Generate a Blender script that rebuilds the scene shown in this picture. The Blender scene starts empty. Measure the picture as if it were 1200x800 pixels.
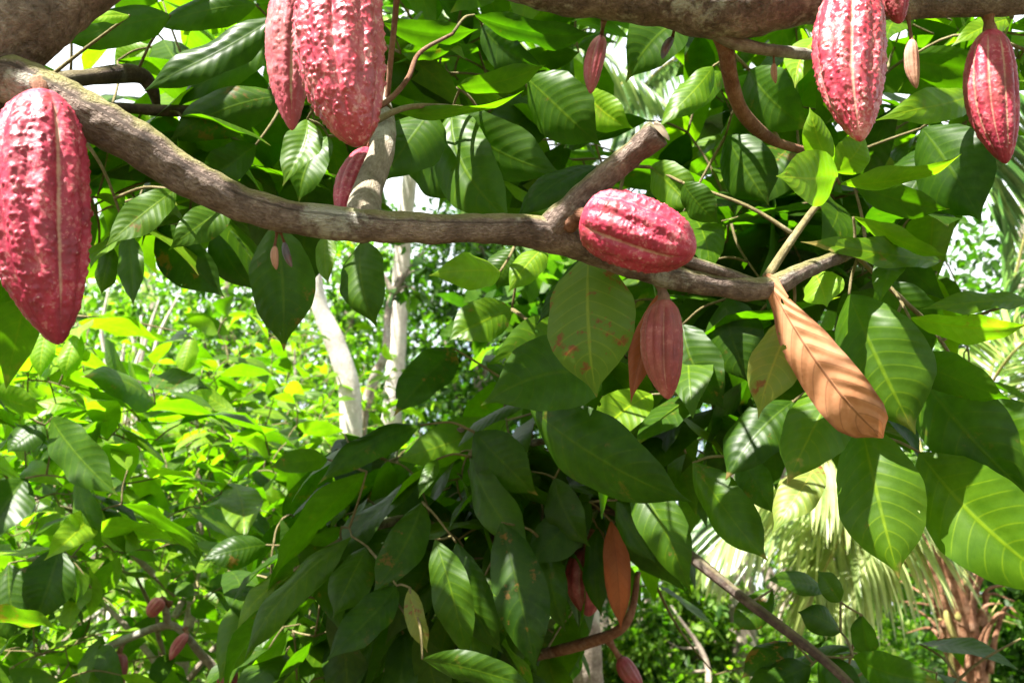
import bpy, math, random
import numpy as np
from mathutils import Vector, noise

R = math.radians
rng = np.random.default_rng(11)
random.seed(5)
scene = bpy.context.scene
COL = scene.collection

# ------------------------------------------------------------------ camera
F = 1177.0
PITCH = R(15.0)
CAM = np.array([0.0, 0.0, 1.6])
RIGHT = np.array([1.0, 0, 0])
FWD = np.array([0, math.cos(PITCH), math.sin(PITCH)])
UP = np.array([0, -math.sin(PITCH), math.cos(PITCH)])
cam_d = bpy.data.cameras.new('camera')
cam_d.sensor_width = 36.0
cam_d.lens = 36.0 * F / 1200.0
cam_d.clip_start = 0.02
cam_d.clip_end = 2000
cam = bpy.data.objects.new('camera', cam_d)
cam.location = CAM
cam.rotation_euler = (R(90) + PITCH, 0, 0)
COL.objects.link(cam)
scene.camera = cam
cam_d.dof.use_dof = True
cam_d.dof.focus_distance = 1.0
cam_d.dof.aperture_fstop = 11.0


def P(px, py, d):
    return CAM + RIGHT * ((px - 600.0) / F * d) + UP * ((400.0 - py) / F * d) + FWD * d


def proj(pts):
    v = np.atleast_2d(pts) - CAM
    d = v @ FWD
    dd = np.where(np.abs(d) < 1e-4, 1e-4, d)
    return 600 + F * (v @ RIGHT) / dd, 400 - F * (v @ UP) / dd, d


def nrm(v):
    v = np.asarray(v, float)
    return v / np.maximum(np.linalg.norm(v, axis=-1, keepdims=True), 1e-9)


# ------------------------------------------------------------------ sun and sky
S = nrm([-0.36, -0.40, 0.84])
elev = math.asin(S[2])
azim = math.atan2(S[0], S[1])
sun_d = bpy.data.lights.new('sun', 'SUN')
sun_d.energy = 5.0
sun_d.angle = R(0.5)
sun_d.color = (1.0, 0.95, 0.87)
sun = bpy.data.objects.new('sun', sun_d)
sun.rotation_euler = Vector(S).to_track_quat('Z', 'Y').to_euler()
sun.location = (-3, -3, 12)
COL.objects.link(sun)
world = bpy.data.worlds.new('World')
scene.world = world
world.use_nodes = True
wn = world.node_tree
bg = wn.nodes['Background']
sky = wn.nodes.new('ShaderNodeTexSky')
sky.sky_type = 'NISHITA'
sky.sun_disc = False
sky.sun_elevation = elev
sky.sun_rotation = azim
sky.air_density = 1.0
sky.dust_density = 6.0
tc = wn.nodes.new('ShaderNodeTexCoord')
cn = wn.nodes.new('ShaderNodeTexNoise')
cn.inputs['Scale'].default_value = 2.2
cn.inputs['Detail'].default_value = 6.0
wn.links.new(tc.outputs['Generated'], cn.inputs['Vector'])
cr = wn.nodes.new('ShaderNodeMapRange')
cr.interpolation_type = 'SMOOTHSTEP'
cr.inputs[1].default_value, cr.inputs[2].default_value = 0.36, 0.54
wn.links.new(cn.outputs[0], cr.inputs[0])
cm = wn.nodes.new('ShaderNodeMix')
cm.data_type = 'RGBA'
wn.links.new(cr.outputs[0], cm.inputs[0])
wn.links.new(sky.outputs[0], cm.inputs[6])
cm.inputs[7].default_value = (4.6, 4.8, 5.0, 1)      # sunlit white cloud
wn.links.new(cm.outputs[2], bg.inputs[0])
bg.inputs[1].default_value = 0.08

vs = scene.view_settings
vs.view_transform = 'Standard'
vs.look = 'None'
vs.gamma = 1.0
vs.exposure = 2.65
cy = scene.cycles
cy.use_denoising = True
cy.max_bounces = 10
cy.diffuse_bounces = 6
cy.transmission_bounces = 8
cy.glossy_bounces = 3
cy.sample_clamp_indirect = 6.0
cy.caustics_reflective = False
cy.caustics_refractive = False


# ------------------------------------------------------------------ scene helpers
def tag(o, label=None, cat=None, group=None, kind=None):
    if label: o['label'] = label
    if cat: o['category'] = cat
    if group: o['group'] = group
    if kind: o['kind'] = kind
    return o


def empty(name, loc, label=None, cat=None, group=None):
    o = bpy.data.objects.new(name, None)
    o.location = loc
    o.empty_display_size = 0.1
    COL.objects.link(o)
    tag(o, label, cat, group)
    return o


def link(name, me, parent=None):
    o = bpy.data.objects.new(name, me)
    COL.objects.link(o)
    if parent is not None:
        o.parent = parent
        o.matrix_parent_inverse.identity()
        o.location = -Vector(parent.location)
    return o


def mesh_np(name, V, Fc, mats, uv=None, attrs=None, mat_idx=None, smooth=True):
    """V (n,3); Fc (m,4) quads; uv per vertex (n,2); attrs {name:(n,)}"""
    me = bpy.data.meshes.new(name)
    V = np.asarray(V, np.float32)
    Fc = np.asarray(Fc, np.int32)
    m, k = Fc.shape
    me.vertices.add(len(V))
    me.vertices.foreach_set('co', V.ravel())
    me.loops.add(m * k)
    me.loops.foreach_set('vertex_index', Fc.ravel())
    me.polygons.add(m)
    me.polygons.foreach_set('loop_start', np.arange(0, m * k, k, dtype=np.int32))
    me.polygons.foreach_set('loop_total', np.full(m, k, np.int32))
    if smooth:
        me.polygons.foreach_set('use_smooth', np.ones(m, bool))
    if mat_idx is not None:
        me.polygons.foreach_set('material_index', np.asarray(mat_idx, np.int32))
    for mt in (mats if isinstance(mats, (list, tuple)) else [mats]):
        me.materials.append(mt)
    if uv is not None:
        l = me.uv_layers.new(name='UVMap')
        l.data.foreach_set('uv', np.asarray(uv, np.float32)[Fc.ravel()].ravel())
    for an, av in (attrs or {}).items():
        a = me.attributes.new(an, 'FLOAT', 'POINT')
        a.data.foreach_set('value', np.asarray(av, np.float32))
    me.update(calc_edges=True)
    me.validate()
    return me


def smooth_path(pts, n_per=6):
    """Catmull-Rom through rows of (x,y,z,r)"""
    p = np.asarray(pts, float)
    if len(p) == 2:
        t = np.linspace(0, 1, n_per + 1)[:, None]
        return p[0] * (1 - t) + p[1] * t
    q = np.vstack([2 * p[0] - p[1], p, 2 * p[-1] - p[-2]])
    out = []
    for i in range(1, len(q) - 2):
        a, b, c, d = q[i - 1], q[i], q[i + 1], q[i + 2]
        for t in np.linspace(0, 1, n_per, endpoint=False):
            out.append(0.5 * ((2 * b) + (c - a) * t + (2 * a - 5 * b + 4 * c - d) * t * t + (-a + 3 * b - 3 * c + d) * t ** 3))
    out.append(p[-1])
    out = np.array(out)
    out[:, 3] = np.maximum(out[:, 3], 0.0008)
    return out


def tube_arrays(path, nseg=10, rough=0.0, seed=0, fr=18.0, caps=True):
    p = np.asarray(path, float)
    n = len(p)
    c = p[:, :3]
    tn = nrm(np.gradient(c, axis=0))
    ref = np.array([0.3, 0.2, 1.0]) if abs(tn[0][2]) < 0.8 else np.array([1.0, 0.2, 0.1])
    a0 = nrm(np.cross(tn[0], ref))
    A = []
    for i in range(n):
        a0 = nrm(a0 - tn[i] * np.dot(a0, tn[i]))
        A.append(a0)
    A = np.array(A)
    B = np.cross(tn, A)
    th = np.linspace(0, 2 * math.pi, nseg, endpoint=False)
    off = np.cos(th)[None, :, None] * A[:, None, :] + np.sin(th)[None, :, None] * B[:, None, :]
    rad = np.repeat(p[:, 3][:, None], nseg, 1)
    if rough > 0:
        for i in range(n):
            for j in range(nseg):
                q = Vector(c[i] + off[i, j] * p[i, 3]) * fr + Vector((seed * 3.1, seed, 0))
                k = noise.noise(q) * 0.7 + noise.noise(q * 2.7) * 0.45
                kn = max(0.0, noise.noise(q * 0.55 + Vector((9, 4, seed))) - 0.25) * 1.6
                rad[i, j] *= 1 + rough * (k + kn)
    V = c[:, None, :] + off * rad[:, :, None]
    V = V.reshape(-1, 3)
    i, j = np.meshgrid(np.arange(n - 1), np.arange(nseg), indexing='ij')
    j2 = (j + 1) % nseg
    Fc = np.stack([i * nseg + j, i * nseg + j2, (i + 1) * nseg + j2, (i + 1) * nseg + j], -1).reshape(-1, 4)
    L = np.concatenate([[0], np.cumsum(np.linalg.norm(np.diff(c, axis=0), axis=1))])
    uv = np.stack([np.repeat(L[:, None], nseg, 1), np.repeat((th / (2 * math.pi))[None, :], n, 0)], -1).reshape(-1, 2)
    if caps:
        extra, ef, eu = [], [], []
        for ring, ci, flip in ((0, 0, True), (n - 1, n - 1, False)):
            k = len(V) + len(extra)
            sgn = -1 if flip else 1
            extra.append(c[ci] + tn[ci] * sgn * p[ci, 3] * 0.25)
            eu.append([L[ci], 0.5])
            for s in range(0, nseg, 1):
                b = ring * nseg
                ef.append([b + s, b + (s + 1) % nseg, k, k] if not flip else [b + (s + 1) % nseg, b + s, k, k])
        V = np.vstack([V, extra])
        uv = np.vstack([uv, eu])
        return V, Fc, uv, np.array(ef)
    return V, Fc, uv, np.zeros((0, 4), int)


class Geo:
    """collects quads (caps are kept as degenerate-free triangles split to quads)"""
    def __init__(self):
        self.V, self.F, self.U, self.n = [], [], [], 0
        self.A = {}

    def add(self, V, Fc, uv, **attrs):
        self.V.append(V); self.F.append(np.asarray(Fc) + self.n); self.U.append(uv)
        for k, a in attrs.items():
            self.A.setdefault(k, []).append(np.broadcast_to(a, (len(V),)))
        self.n += len(V)

    def tube(self, path, nseg=8, rough=0.0, seed=0, fr=18.0):
        V, Fc, uv, ef = tube_arrays(path, nseg, rough, seed, fr)
        tri = ef[:, :3] if len(ef) else ef
        self.V.append(V); self.U.append(uv)
        self.F.append(Fc + self.n)
        self.T = getattr(self, 'T', [])
        if len(ef): self.T.append(tri + self.n)
        self.n += len(V)

    def build(self, name, mats, parent=None, smooth=True):
        V = np.vstack(self.V); U = np.vstack(self.U)
        Fq = np.vstack(self.F)
        T = getattr(self, 'T', [])
        attrs = {k: np.concatenate(a) for k, a in self.A.items()}
        if not T:
            me = mesh_np(name, V, Fq, mats, U, attrs, smooth=smooth)
        else:
            Tq = np.vstack(T)
            me = bpy.data.meshes.new(name)
            me.from_pydata(V.tolist(), [], Fq.tolist() + Tq.tolist())
            me.polygons.foreach_set('use_smooth', np.ones(len(me.polygons), bool))
            for mt in (mats if isinstance(mats, (list, tuple)) else [mats]):
                me.materials.append(mt)
            l = me.uv_layers.new(name='UVMap')
            li = np.zeros(len(me.loops), np.int32)
            me.loops.foreach_get('vertex_index', li)
            l.data.foreach_set('uv', U.astype(np.float32)[li].ravel())
            me.update()
        return link(name, me, parent)


# ------------------------------------------------------------------ materials
class NT:
    def __init__(self, name):
        self.m = bpy.data.materials.new(name)
        self.m.use_nodes = True
        self.t = self.m.node_tree
        self.t.nodes.clear()
        self.out = self.t.nodes.new('ShaderNodeOutputMaterial')

    def n(self, kind, **kw):
        nd = self.t.nodes.new(kind)
        for k, v in kw.items():
            setattr(nd, k, v)
        return nd

    def l(self, a, b):
        self.t.links.new(a, b)

    def val(self, sock, v):
        if hasattr(v, 'is_output') or isinstance(v, bpy.types.NodeSocket):
            self.l(v, sock)
        else:
            sock.default_value = v

    def math(self, op, a, b=0.0, c=None):
        nd = self.n('ShaderNodeMath', operation=op)
        self.val(nd.inputs[0], a)
        if len(nd.inputs) > 1: self.val(nd.inputs[1], b)
        if c is not None: self.val(nd.inputs[2], c)
        return nd.outputs[0]

    def mix(self, fac, a, b):
        nd = self.n('ShaderNodeMix', data_type='RGBA')
        self.val(nd.inputs[0], fac)
        self.val(nd.inputs[6], a if not isinstance(a, tuple) else (*a, 1)[:4])
        self.val(nd.inputs[7], b if not isinstance(b, tuple) else (*b, 1)[:4])
        return nd.outputs[2]

    def noise(self, scale, detail=3.0, rough=0.55, vec=None, dist=0.0):
        nd = self.n('ShaderNodeTexNoise')
        nd.inputs['Scale'].default_value = scale
        nd.inputs['Detail'].default_value = detail
        nd.inputs['Roughness'].default_value = rough
        nd.inputs['Distortion'].default_value = dist
        if vec is not None: self.l(vec, nd.inputs['Vector'])
        return nd.outputs[0]

    def ramp(self, fac, stops):
        nd = self.n('ShaderNodeValToRGB')
        e = nd.color_ramp.elements
        e[0].position, e[0].color = stops[0][0], (*stops[0][1], 1)
        e[1].position, e[1].color = stops[-1][0], (*stops[-1][1], 1)
        for p, c in stops[1:-1]:
            x = e.new(p); x.color = (*c, 1)
        self.l(fac, nd.inputs[0])
        return nd.outputs[0]

    def smooth(self, x, a, b):
        nd = self.n('ShaderNodeMapRange', interpolation_type='SMOOTHSTEP')
        self.val(nd.inputs[0], x)
        nd.inputs[1].default_value, nd.inputs[2].default_value = a, b
        return nd.outputs[0]

    def attr(self, name):
        return self.n('ShaderNodeAttribute', attribute_name=name).outputs['Fac']

    def pos(self):
        return self.n('ShaderNodeNewGeometry').outputs['Position']

    def bump(self, h, strength=0.3, dist=0.01):
        nd = self.n('ShaderNodeBump')
        nd.inputs['Strength'].default_value = strength
        nd.inputs['Distance'].default_value = dist
        self.l(h, nd.inputs['Height'])
        return nd.outputs[0]

    def principled(self, color, rough=0.5, normal=None, spec=0.5, coat=0.0):
        b = self.n('ShaderNodeBsdfPrincipled')
        self.val(b.inputs['Base Color'], color if not isinstance(color, tuple) else (*color, 1))
        self.val(b.inputs['Roughness'], rough)
        b.inputs['Specular IOR Level'].default_value = spec
        b.inputs['Coat Weight'].default_value = coat
        b.inputs['Coat Roughness'].default_value = 0.25
        if normal is not None: self.l(normal, b.inputs['Normal'])
        return b.outputs[0]

    def done(self, sh):
        self.l(sh, self.out.inputs[0])
        return self.m


def leaf_material(name, stops, trans_gain=(2.15, 2.65, 0.5), tmix=0.5, rough=0.42, spec=0.24, veins=11.0, veinc=0.7, dry=False, spots=0.0, bumpk=0.11, holes=0.0):
    k = NT(name)
    uv = k.n('ShaderNodeUVMap', uv_map='UVMap').outputs[0]
    sep = k.n('ShaderNodeSeparateXYZ')
    k.l(uv, sep.inputs[0])
    u, v = sep.outputs[0], sep.outputs[1]
    av = k.math('ABSOLUTE', k.math('MULTIPLY_ADD', v, 2.0, -1.0))
    q = k.math('SUBTRACT', k.math('MULTIPLY', u, veins), k.math('MULTIPLY', k.math('POWER', av, 1.35), 1.7))
    fr = k.math('FRACT', q)
    d = k.math('ABSOLUTE', k.math('SUBTRACT', fr, 0.5))          # 0 .. .5 (vein at .5)
    lat = k.smooth(d, 0.42, 0.495)
    lat = k.math('MULTIPLY', lat, k.smooth(av, 1.0, 0.75))
    mid = k.smooth(av, 0.06, 0.015)
    vein = k.math('MAXIMUM', mid, k.math('MULTIPLY', lat, 0.75))
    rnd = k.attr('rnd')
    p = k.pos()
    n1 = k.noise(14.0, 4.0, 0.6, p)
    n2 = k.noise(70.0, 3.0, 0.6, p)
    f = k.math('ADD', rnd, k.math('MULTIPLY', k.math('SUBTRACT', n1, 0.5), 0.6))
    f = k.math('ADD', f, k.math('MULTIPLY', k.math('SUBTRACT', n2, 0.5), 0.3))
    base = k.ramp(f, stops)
    if spots > 0:
        ns = k.noise(38.0, 4.0, 0.7, p)
        n0 = k.noise(9.0, 2.0, 0.6, p)
        sp = k.math('MULTIPLY', k.smooth(k.math('ADD', ns, k.math('MULTIPLY', n0, 0.6)), 0.98 - 0.1 * spots, 1.08 - 0.1 * spots), min(1.0, spots))
        base = k.mix(sp, base, (0.16, 0.07, 0.025))
        # dead dry edge and tip
        ed = k.smooth(k.math('ADD', k.math('MULTIPLY', k.math('SUBTRACT', n1, 0.5), 0.9), k.math('MAXIMUM', k.math('MULTIPLY', u, 0.95), k.math('MULTIPLY', av, 0.7))), 0.93, 1.0)
        base = k.mix(k.math('MULTIPLY', ed, 0.85 * min(1.0, spots)), base, (0.30, 0.17, 0.09))
    if dry:
        eb = k.smooth(k.math('ADD', k.math('MAXIMUM', k.math('MULTIPLY', av, .85), k.math('MULTIPLY', u, .8)), k.math('MULTIPLY', k.math('SUBTRACT', n1, 0.5), 1.1)), .66, .9)
        base = k.mix(k.math('MULTIPLY', eb, .7), base, (0.13, 0.045, 0.02))
    vc = k.n('ShaderNodeMix', data_type='RGBA', blend_type='MULTIPLY')
    vc.inputs[0].default_value = 1.0
    k.l(base, vc.inputs[6])
    vc.inputs[7].default_value = (3.0, 2.2, 1.5, 1) if not dry else (0.35, 0.3, 0.3, 1)
    base2 = k.mix(k.math('MULTIPLY', vein, veinc), base, vc.outputs[2])
    tg = k.n('ShaderNodeMix', data_type='RGBA', blend_type='MULTIPLY')
    tg.inputs[0].default_value = 1.0
    k.l(base, tg.inputs[6])
    tg.inputs[7].default_value = (*trans_gain, 1)
    tcol = k.mix(k.math('MULTIPLY', vein, 0.35), tg.outputs[2], base)
    # quilted blade: rises between side veins, sinks along them
    quilt = k.math('MULTIPLY', k.math('COSINE', k.math('MULTIPLY', k.math('SUBTRACT', fr, 0.5), 6.2832)), 0.5)
    h = k.math('SUBTRACT', k.math('ADD', quilt, k.math('MULTIPLY', n2, 0.5)), k.math('MULTIPLY', mid, 0.8))
    bm = k.bump(h, bumpk, 0.004)
    rg = k.math('ADD', k.math('MULTIPLY', n1, 0.2), rough - 0.1)
    bs = k.principled(base2, rg, bm, spec)
    tr = k.n('ShaderNodeBsdfTranslucent')
    k.l(tcol, tr.inputs[0])
    mx = k.n('ShaderNodeMixShader')
    mx.inputs[0].default_value = tmix
    k.l(bs, mx.inputs[1]); k.l(tr.outputs[0], mx.inputs[2])
    sh = mx.outputs[0]
    if holes > 0:
        hn = k.noise(46.0, 3.0, 0.55, p, 0.6)
        lim = k.math('ADD', 0.735, k.math('MULTIPLY', k.math('SUBTRACT', 1.0, k.smooth(k.math('MAXIMUM', av, u), .6, 1.0)), .06 / holes))
        mk = k.math('GREATER_THAN', hn, k.math('SUBTRACT', lim, .075 * holes))
        tp = k.n('ShaderNodeBsdfTransparent')
        m2 = k.n('ShaderNodeMixShader')
        k.l(mk, m2.inputs[0]); k.l(sh, m2.inputs[1]); k.l(tp.outputs[0], m2.inputs[2])
        sh = m2.outputs[0]
    return k.done(sh)


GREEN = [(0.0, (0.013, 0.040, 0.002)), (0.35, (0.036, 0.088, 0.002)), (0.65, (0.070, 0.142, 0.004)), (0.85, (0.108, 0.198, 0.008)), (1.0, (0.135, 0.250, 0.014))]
M_leaf = leaf_material('cocoa_leaf_green', GREEN, spots=0.22)
M_leaf_old = leaf_material('cocoa_leaf_blotched', [(0.0, (0.05, 0.12, 0.015)), (0.55, (0.10, 0.175, 0.025)), (1.0, (0.21, 0.19, 0.045))], trans_gain=(2.0, 1.9, 1.2), spots=1.0, holes=.6)
M_leaf_spot = leaf_material('cocoa_leaf_green_browned_edge', GREEN, spots=0.6, holes=.8)
M_leaf_dry = leaf_material('dry_leaf_brown', [(0.0, (0.15, 0.05, 0.02)), (0.5, (0.33, 0.13, 0.055)), (1.0, (0.52, 0.28, 0.15))], trans_gain=(1.5, 1.1, 0.8), tmix=0.28, rough=0.5, dry=True, bumpk=0.35, veinc=0.75, veins=9.5, holes=1.0)
M_leaf_rust = leaf_material('dry_leaf_rust', [(0.0, (0.12, 0.04, 0.016)), (0.5, (0.22, 0.075, 0.03)), (1.0, (0.33, 0.14, 0.06))], trans_gain=(2.2, 1.2, 0.8), tmix=0.5, rough=0.5, dry=True, veinc=0.4)
M_bg = leaf_material('forest_leaf', [(0.0, (0.010, 0.034, 0.004)), (0.4, (0.030, 0.080, 0.006)), (0.75, (0.075, 0.15, 0.012)), (1.0, (0.16, 0.24, 0.03))], rough=0.45, veinc=0.3, bumpk=0.2)
M_palm = leaf_material('palm_leaflet', [(0.0, (0.03, 0.085, 0.03)), (0.5, (0.11, 0.18, 0.05)), (1.0, (0.33, 0.38, 0.16))], trans_gain=(1.7, 1.8, 1.2), rough=0.3, spec=0.7, veins=0.01, veinc=0.3, bumpk=0.1, tmix=0.4)


def bark_material(name, dark, mid, pale, lichen=0.3, moss=0.2, scale=1.0, bump=0.7, streak=(30, 7), sw=.25):
    k = NT(name)
    uv = k.n('ShaderNodeUVMap', uv_map='UVMap').outputs[0]
    mp = k.n('ShaderNodeMapping')
    mp.inputs['Scale'].default_value = (streak[0] * scale, streak[1], 1)
    k.l(uv, mp.inputs[0])
    p = k.pos()
    n1 = k.noise(22.0 * scale, 6.0, 0.65, p, 0.4)
    n2 = k.noise(6.0, 4.0, 0.6, mp.outputs[0], 0.6)
    n3 = k.noise(130.0 * scale, 4.0, 0.7, p)
    n4 = k.noise(8.0 * scale, 5.0, 0.65, p)
    f = k.math('ADD', k.math('MULTIPLY', n1, 0.5), k.math('ADD', k.math('MULTIPLY', n2, sw), k.math('MULTIPLY', n3, 0.5 - sw)))
    c = k.ramp(f, [(0.38, dark), (0.5, mid), (0.62, pale)])
    li = k.math('MULTIPLY', k.smooth(k.math('ADD', n4, k.math('MULTIPLY', n3, 0.25)), 0.66, 0.76), lichen)
    c = k.mix(li, c, (0.42, 0.43, 0.36))
    nz = k.n('ShaderNodeSeparateXYZ')
    k.l(k.n('ShaderNodeNewGeometry').outputs['Normal'], nz.inputs[0])
    ms = k.math('MULTIPLY', k.smooth(k.math('ADD', nz.outputs[2], k.math('MULTIPLY', n1, 0.9)), 0.62, 1.05), moss)
    c = k.mix(ms, c, (0.19, 0.19, 0.04))
    sp = k.smooth(n3, 0.62, 0.72)
    c = k.mix(k.math('MULTIPLY', sp, 0.35), c, pale)
    h = k.math('ADD', k.math('MULTIPLY', n1, 1.0), k.math('MULTIPLY', n3, 0.5))
    h = k.math('ADD', h, k.math('MULTIPLY', n2, 0.7))
    return k.done(k.principled(c, 0.85, k.bump(h, bump, 0.008), 0.25))


M_bark = bark_material('cocoa_bark', (0.060, 0.042, 0.034), (0.150, 0.108, 0.088), (0.31, 0.245, 0.20), 0.6, 0.55, 1.0, 1.0)
M_bark_red = bark_material('young_bark_reddish', (0.09, 0.035, 0.02), (0.19, 0.085, 0.05), (0.30, 0.16, 0.10), 0.15, 0.1)
M_bark_dark = bark_material('dark_bark', (0.03, 0.02, 0.018), (0.07, 0.045, 0.035), (0.13, 0.09, 0.07), 0.1, 0.2)  # darker bark tone for some thin branches
M_bark_pale = bark_material('pale_bark', (0.30, 0.26, 0.22), (0.48, 0.44, 0.38), (0.64, 0.60, 0.54), 0.7, 0.0, 0.6, 0.5)
M_bark_grey = bark_material('grey_bark', (0.10, 0.075, 0.058), (0.19, 0.155, 0.12), (0.33, 0.28, 0.225), 0.5, 0.1, 0.6)
M_twig = bark_material('twig_bark', (0.09, 0.07, 0.03), (0.17, 0.14, 0.06), (0.27, 0.22, 0.12), 0.1, 0.1)
M_fibre = bark_material('palm_fibre', (0.07, 0.03, 0.016), (0.24, 0.11, 0.055), (0.42, 0.27, 0.17), 0.1, 0.0, 1.2, 1.0, (3, 30), .45)
M_rachis = bark_material('palm_rib', (0.18, 0.17, 0.05), (0.28, 0.25, 0.08), (0.38, 0.33, 0.14), 0.0, 0.0)
# fresh cut wood
kk = NT('cut_wood')
cw = kk.ramp(kk.noise(60.0, 4.0, 0.6, kk.pos()), [(0.3, (0.14, 0.09, 0.06)), (0.7, (0.36, 0.27, 0.19))])
M_cut = kk.done(kk.principled(cw, 0.8))


def pod_material(name, deep, mid, pale, groove, rough=0.48, scuff_glint=0.55, spec=0.42):
    k = NT(name)
    fur, wart, rnd = k.attr('furrow'), k.attr('wart'), k.attr('rnd')
    oc = k.n('ShaderNodeTexCoord').outputs['Object']
    n1 = k.noise(45.0, 4.0, 0.6, oc)
    n2 = k.noise(260.0, 4.0, 0.7, oc)
    n3 = k.noise(16.0, 3.0, 0.6, oc)
    f = k.math('ADD', k.math('MULTIPLY', n1, 0.7), k.math('MULTIPLY', n3, 0.45))
    c = k.ramp(f, [(0.36, deep), (0.56, mid), (0.78, pale)])
    # pale corky wart tips and specks, which also paint in sun glints
    tip = k.math('MULTIPLY', k.smooth(k.math('ADD', wart, k.math('MULTIPLY', k.math('SUBTRACT', n2, 0.5), 0.7)), 0.62, 0.95), scuff_glint)
    c = k.mix(tip, c, (0.68, 0.50, 0.48))
    pt = k.math('MULTIPLY', k.smooth(k.math('ADD', n1, k.math('MULTIPLY', k.math('SUBTRACT', n2, 0.5), 1.2)), 0.56, 0.68), 0.55 * scuff_glint)
    c = k.mix(pt, c, (0.52, 0.26, 0.25))
    sp = k.math('MULTIPLY', k.smooth(n2, 0.60, 0.70), 0.3 * scuff_glint)
    c = k.mix(sp, c, (0.46, 0.22, 0.20))
    g = k.math('MULTIPLY', k.smooth(k.math('ADD', fur, k.math('MULTIPLY', k.math('SUBTRACT', k.math('ADD', n1, n2), 1.0), 0.9)), 0.35, 0.95), 0.75)
    c = k.mix(g, c, groove)
    br = k.math('MULTIPLY', k.smooth(k.noise(11.0, 5.0, 0.65, oc, 0.8), 0.52, 0.68), 0.55)
    c = k.mix(br, c, (0.17, 0.045, 0.028))
    h = k.math('ADD', k.math('MULTIPLY', n2, 0.5), k.math('MULTIPLY', n1, 0.4))
    rg = k.math('MULTIPLY_ADD', n1, 0.3, rough - 0.12)
    return k.done(k.principled(c, rg, k.bump(h, 0.5, 0.002), spec, 0.05))


M_pod = pod_material('pod_crimson', (0.12, 0.006, 0.020), (0.27, 0.012, 0.038), (0.40, 0.035, 0.070), (0.40, 0.25, 0.17))
M_pod_sun_tint = pod_material('pod_crimson_sun_tint', (0.17, 0.009, 0.026), (0.32, 0.022, 0.046), (0.46, 0.08, 0.10), (0.42, 0.26, 0.19), scuff_glint=1.0, rough=0.34, spec=0.7)  # paler, more blotched crimson: sun highlights put into the colour
M_pod_pink = pod_material('pod_dusky_rose', (0.24, 0.03, 0.05), (0.36, 0.065, 0.09), (0.46, 0.16, 0.16), (0.44, 0.38, 0.22))
M_pod_small = pod_material('pod_brownish_red', (0.11, 0.014, 0.018), (0.20, 0.030, 0.032), (0.32, 0.10, 0.075), (0.36, 0.21, 0.15), 0.5, 0.3)
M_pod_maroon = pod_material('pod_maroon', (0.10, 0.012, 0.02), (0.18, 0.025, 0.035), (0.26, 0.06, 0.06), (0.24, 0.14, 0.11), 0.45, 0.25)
M_pod_tan = pod_material('pod_dried_tan', (0.19, 0.085, 0.05), (0.31, 0.16, 0.10), (0.42, 0.25, 0.17), (0.20, 0.11, 0.07), 0.7, 0.2, 0.3)
M_pod_dark = pod_material('pod_withered_black', (0.03, 0.028, 0.03), (0.06, 0.055, 0.06), (0.12, 0.11, 0.12), (0.05, 0.04, 0.04), 0.5, 0.3)

# ------------------------------------------------------------------ leaves
PR_T = np.array([0, .03, .08, .18, .32, .46, .58, .70, .80, .87, .92, .96, 1.0])
PR_W = np.array([.03, .17, .38, .70, .93, 1.0, .97, .83, .59, .34, .15, .065, .01])
BL_T = np.array([0, .04, .10, .18, .28, .42, .58, .74, .86, .93, .965, 1.0])        # blunt, rolled dry leaf
BL_W = np.array([.10, .34, .36, .42, .64, .88, 1.0, 1.0, 
                 .90, .66, .30, .02])


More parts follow.
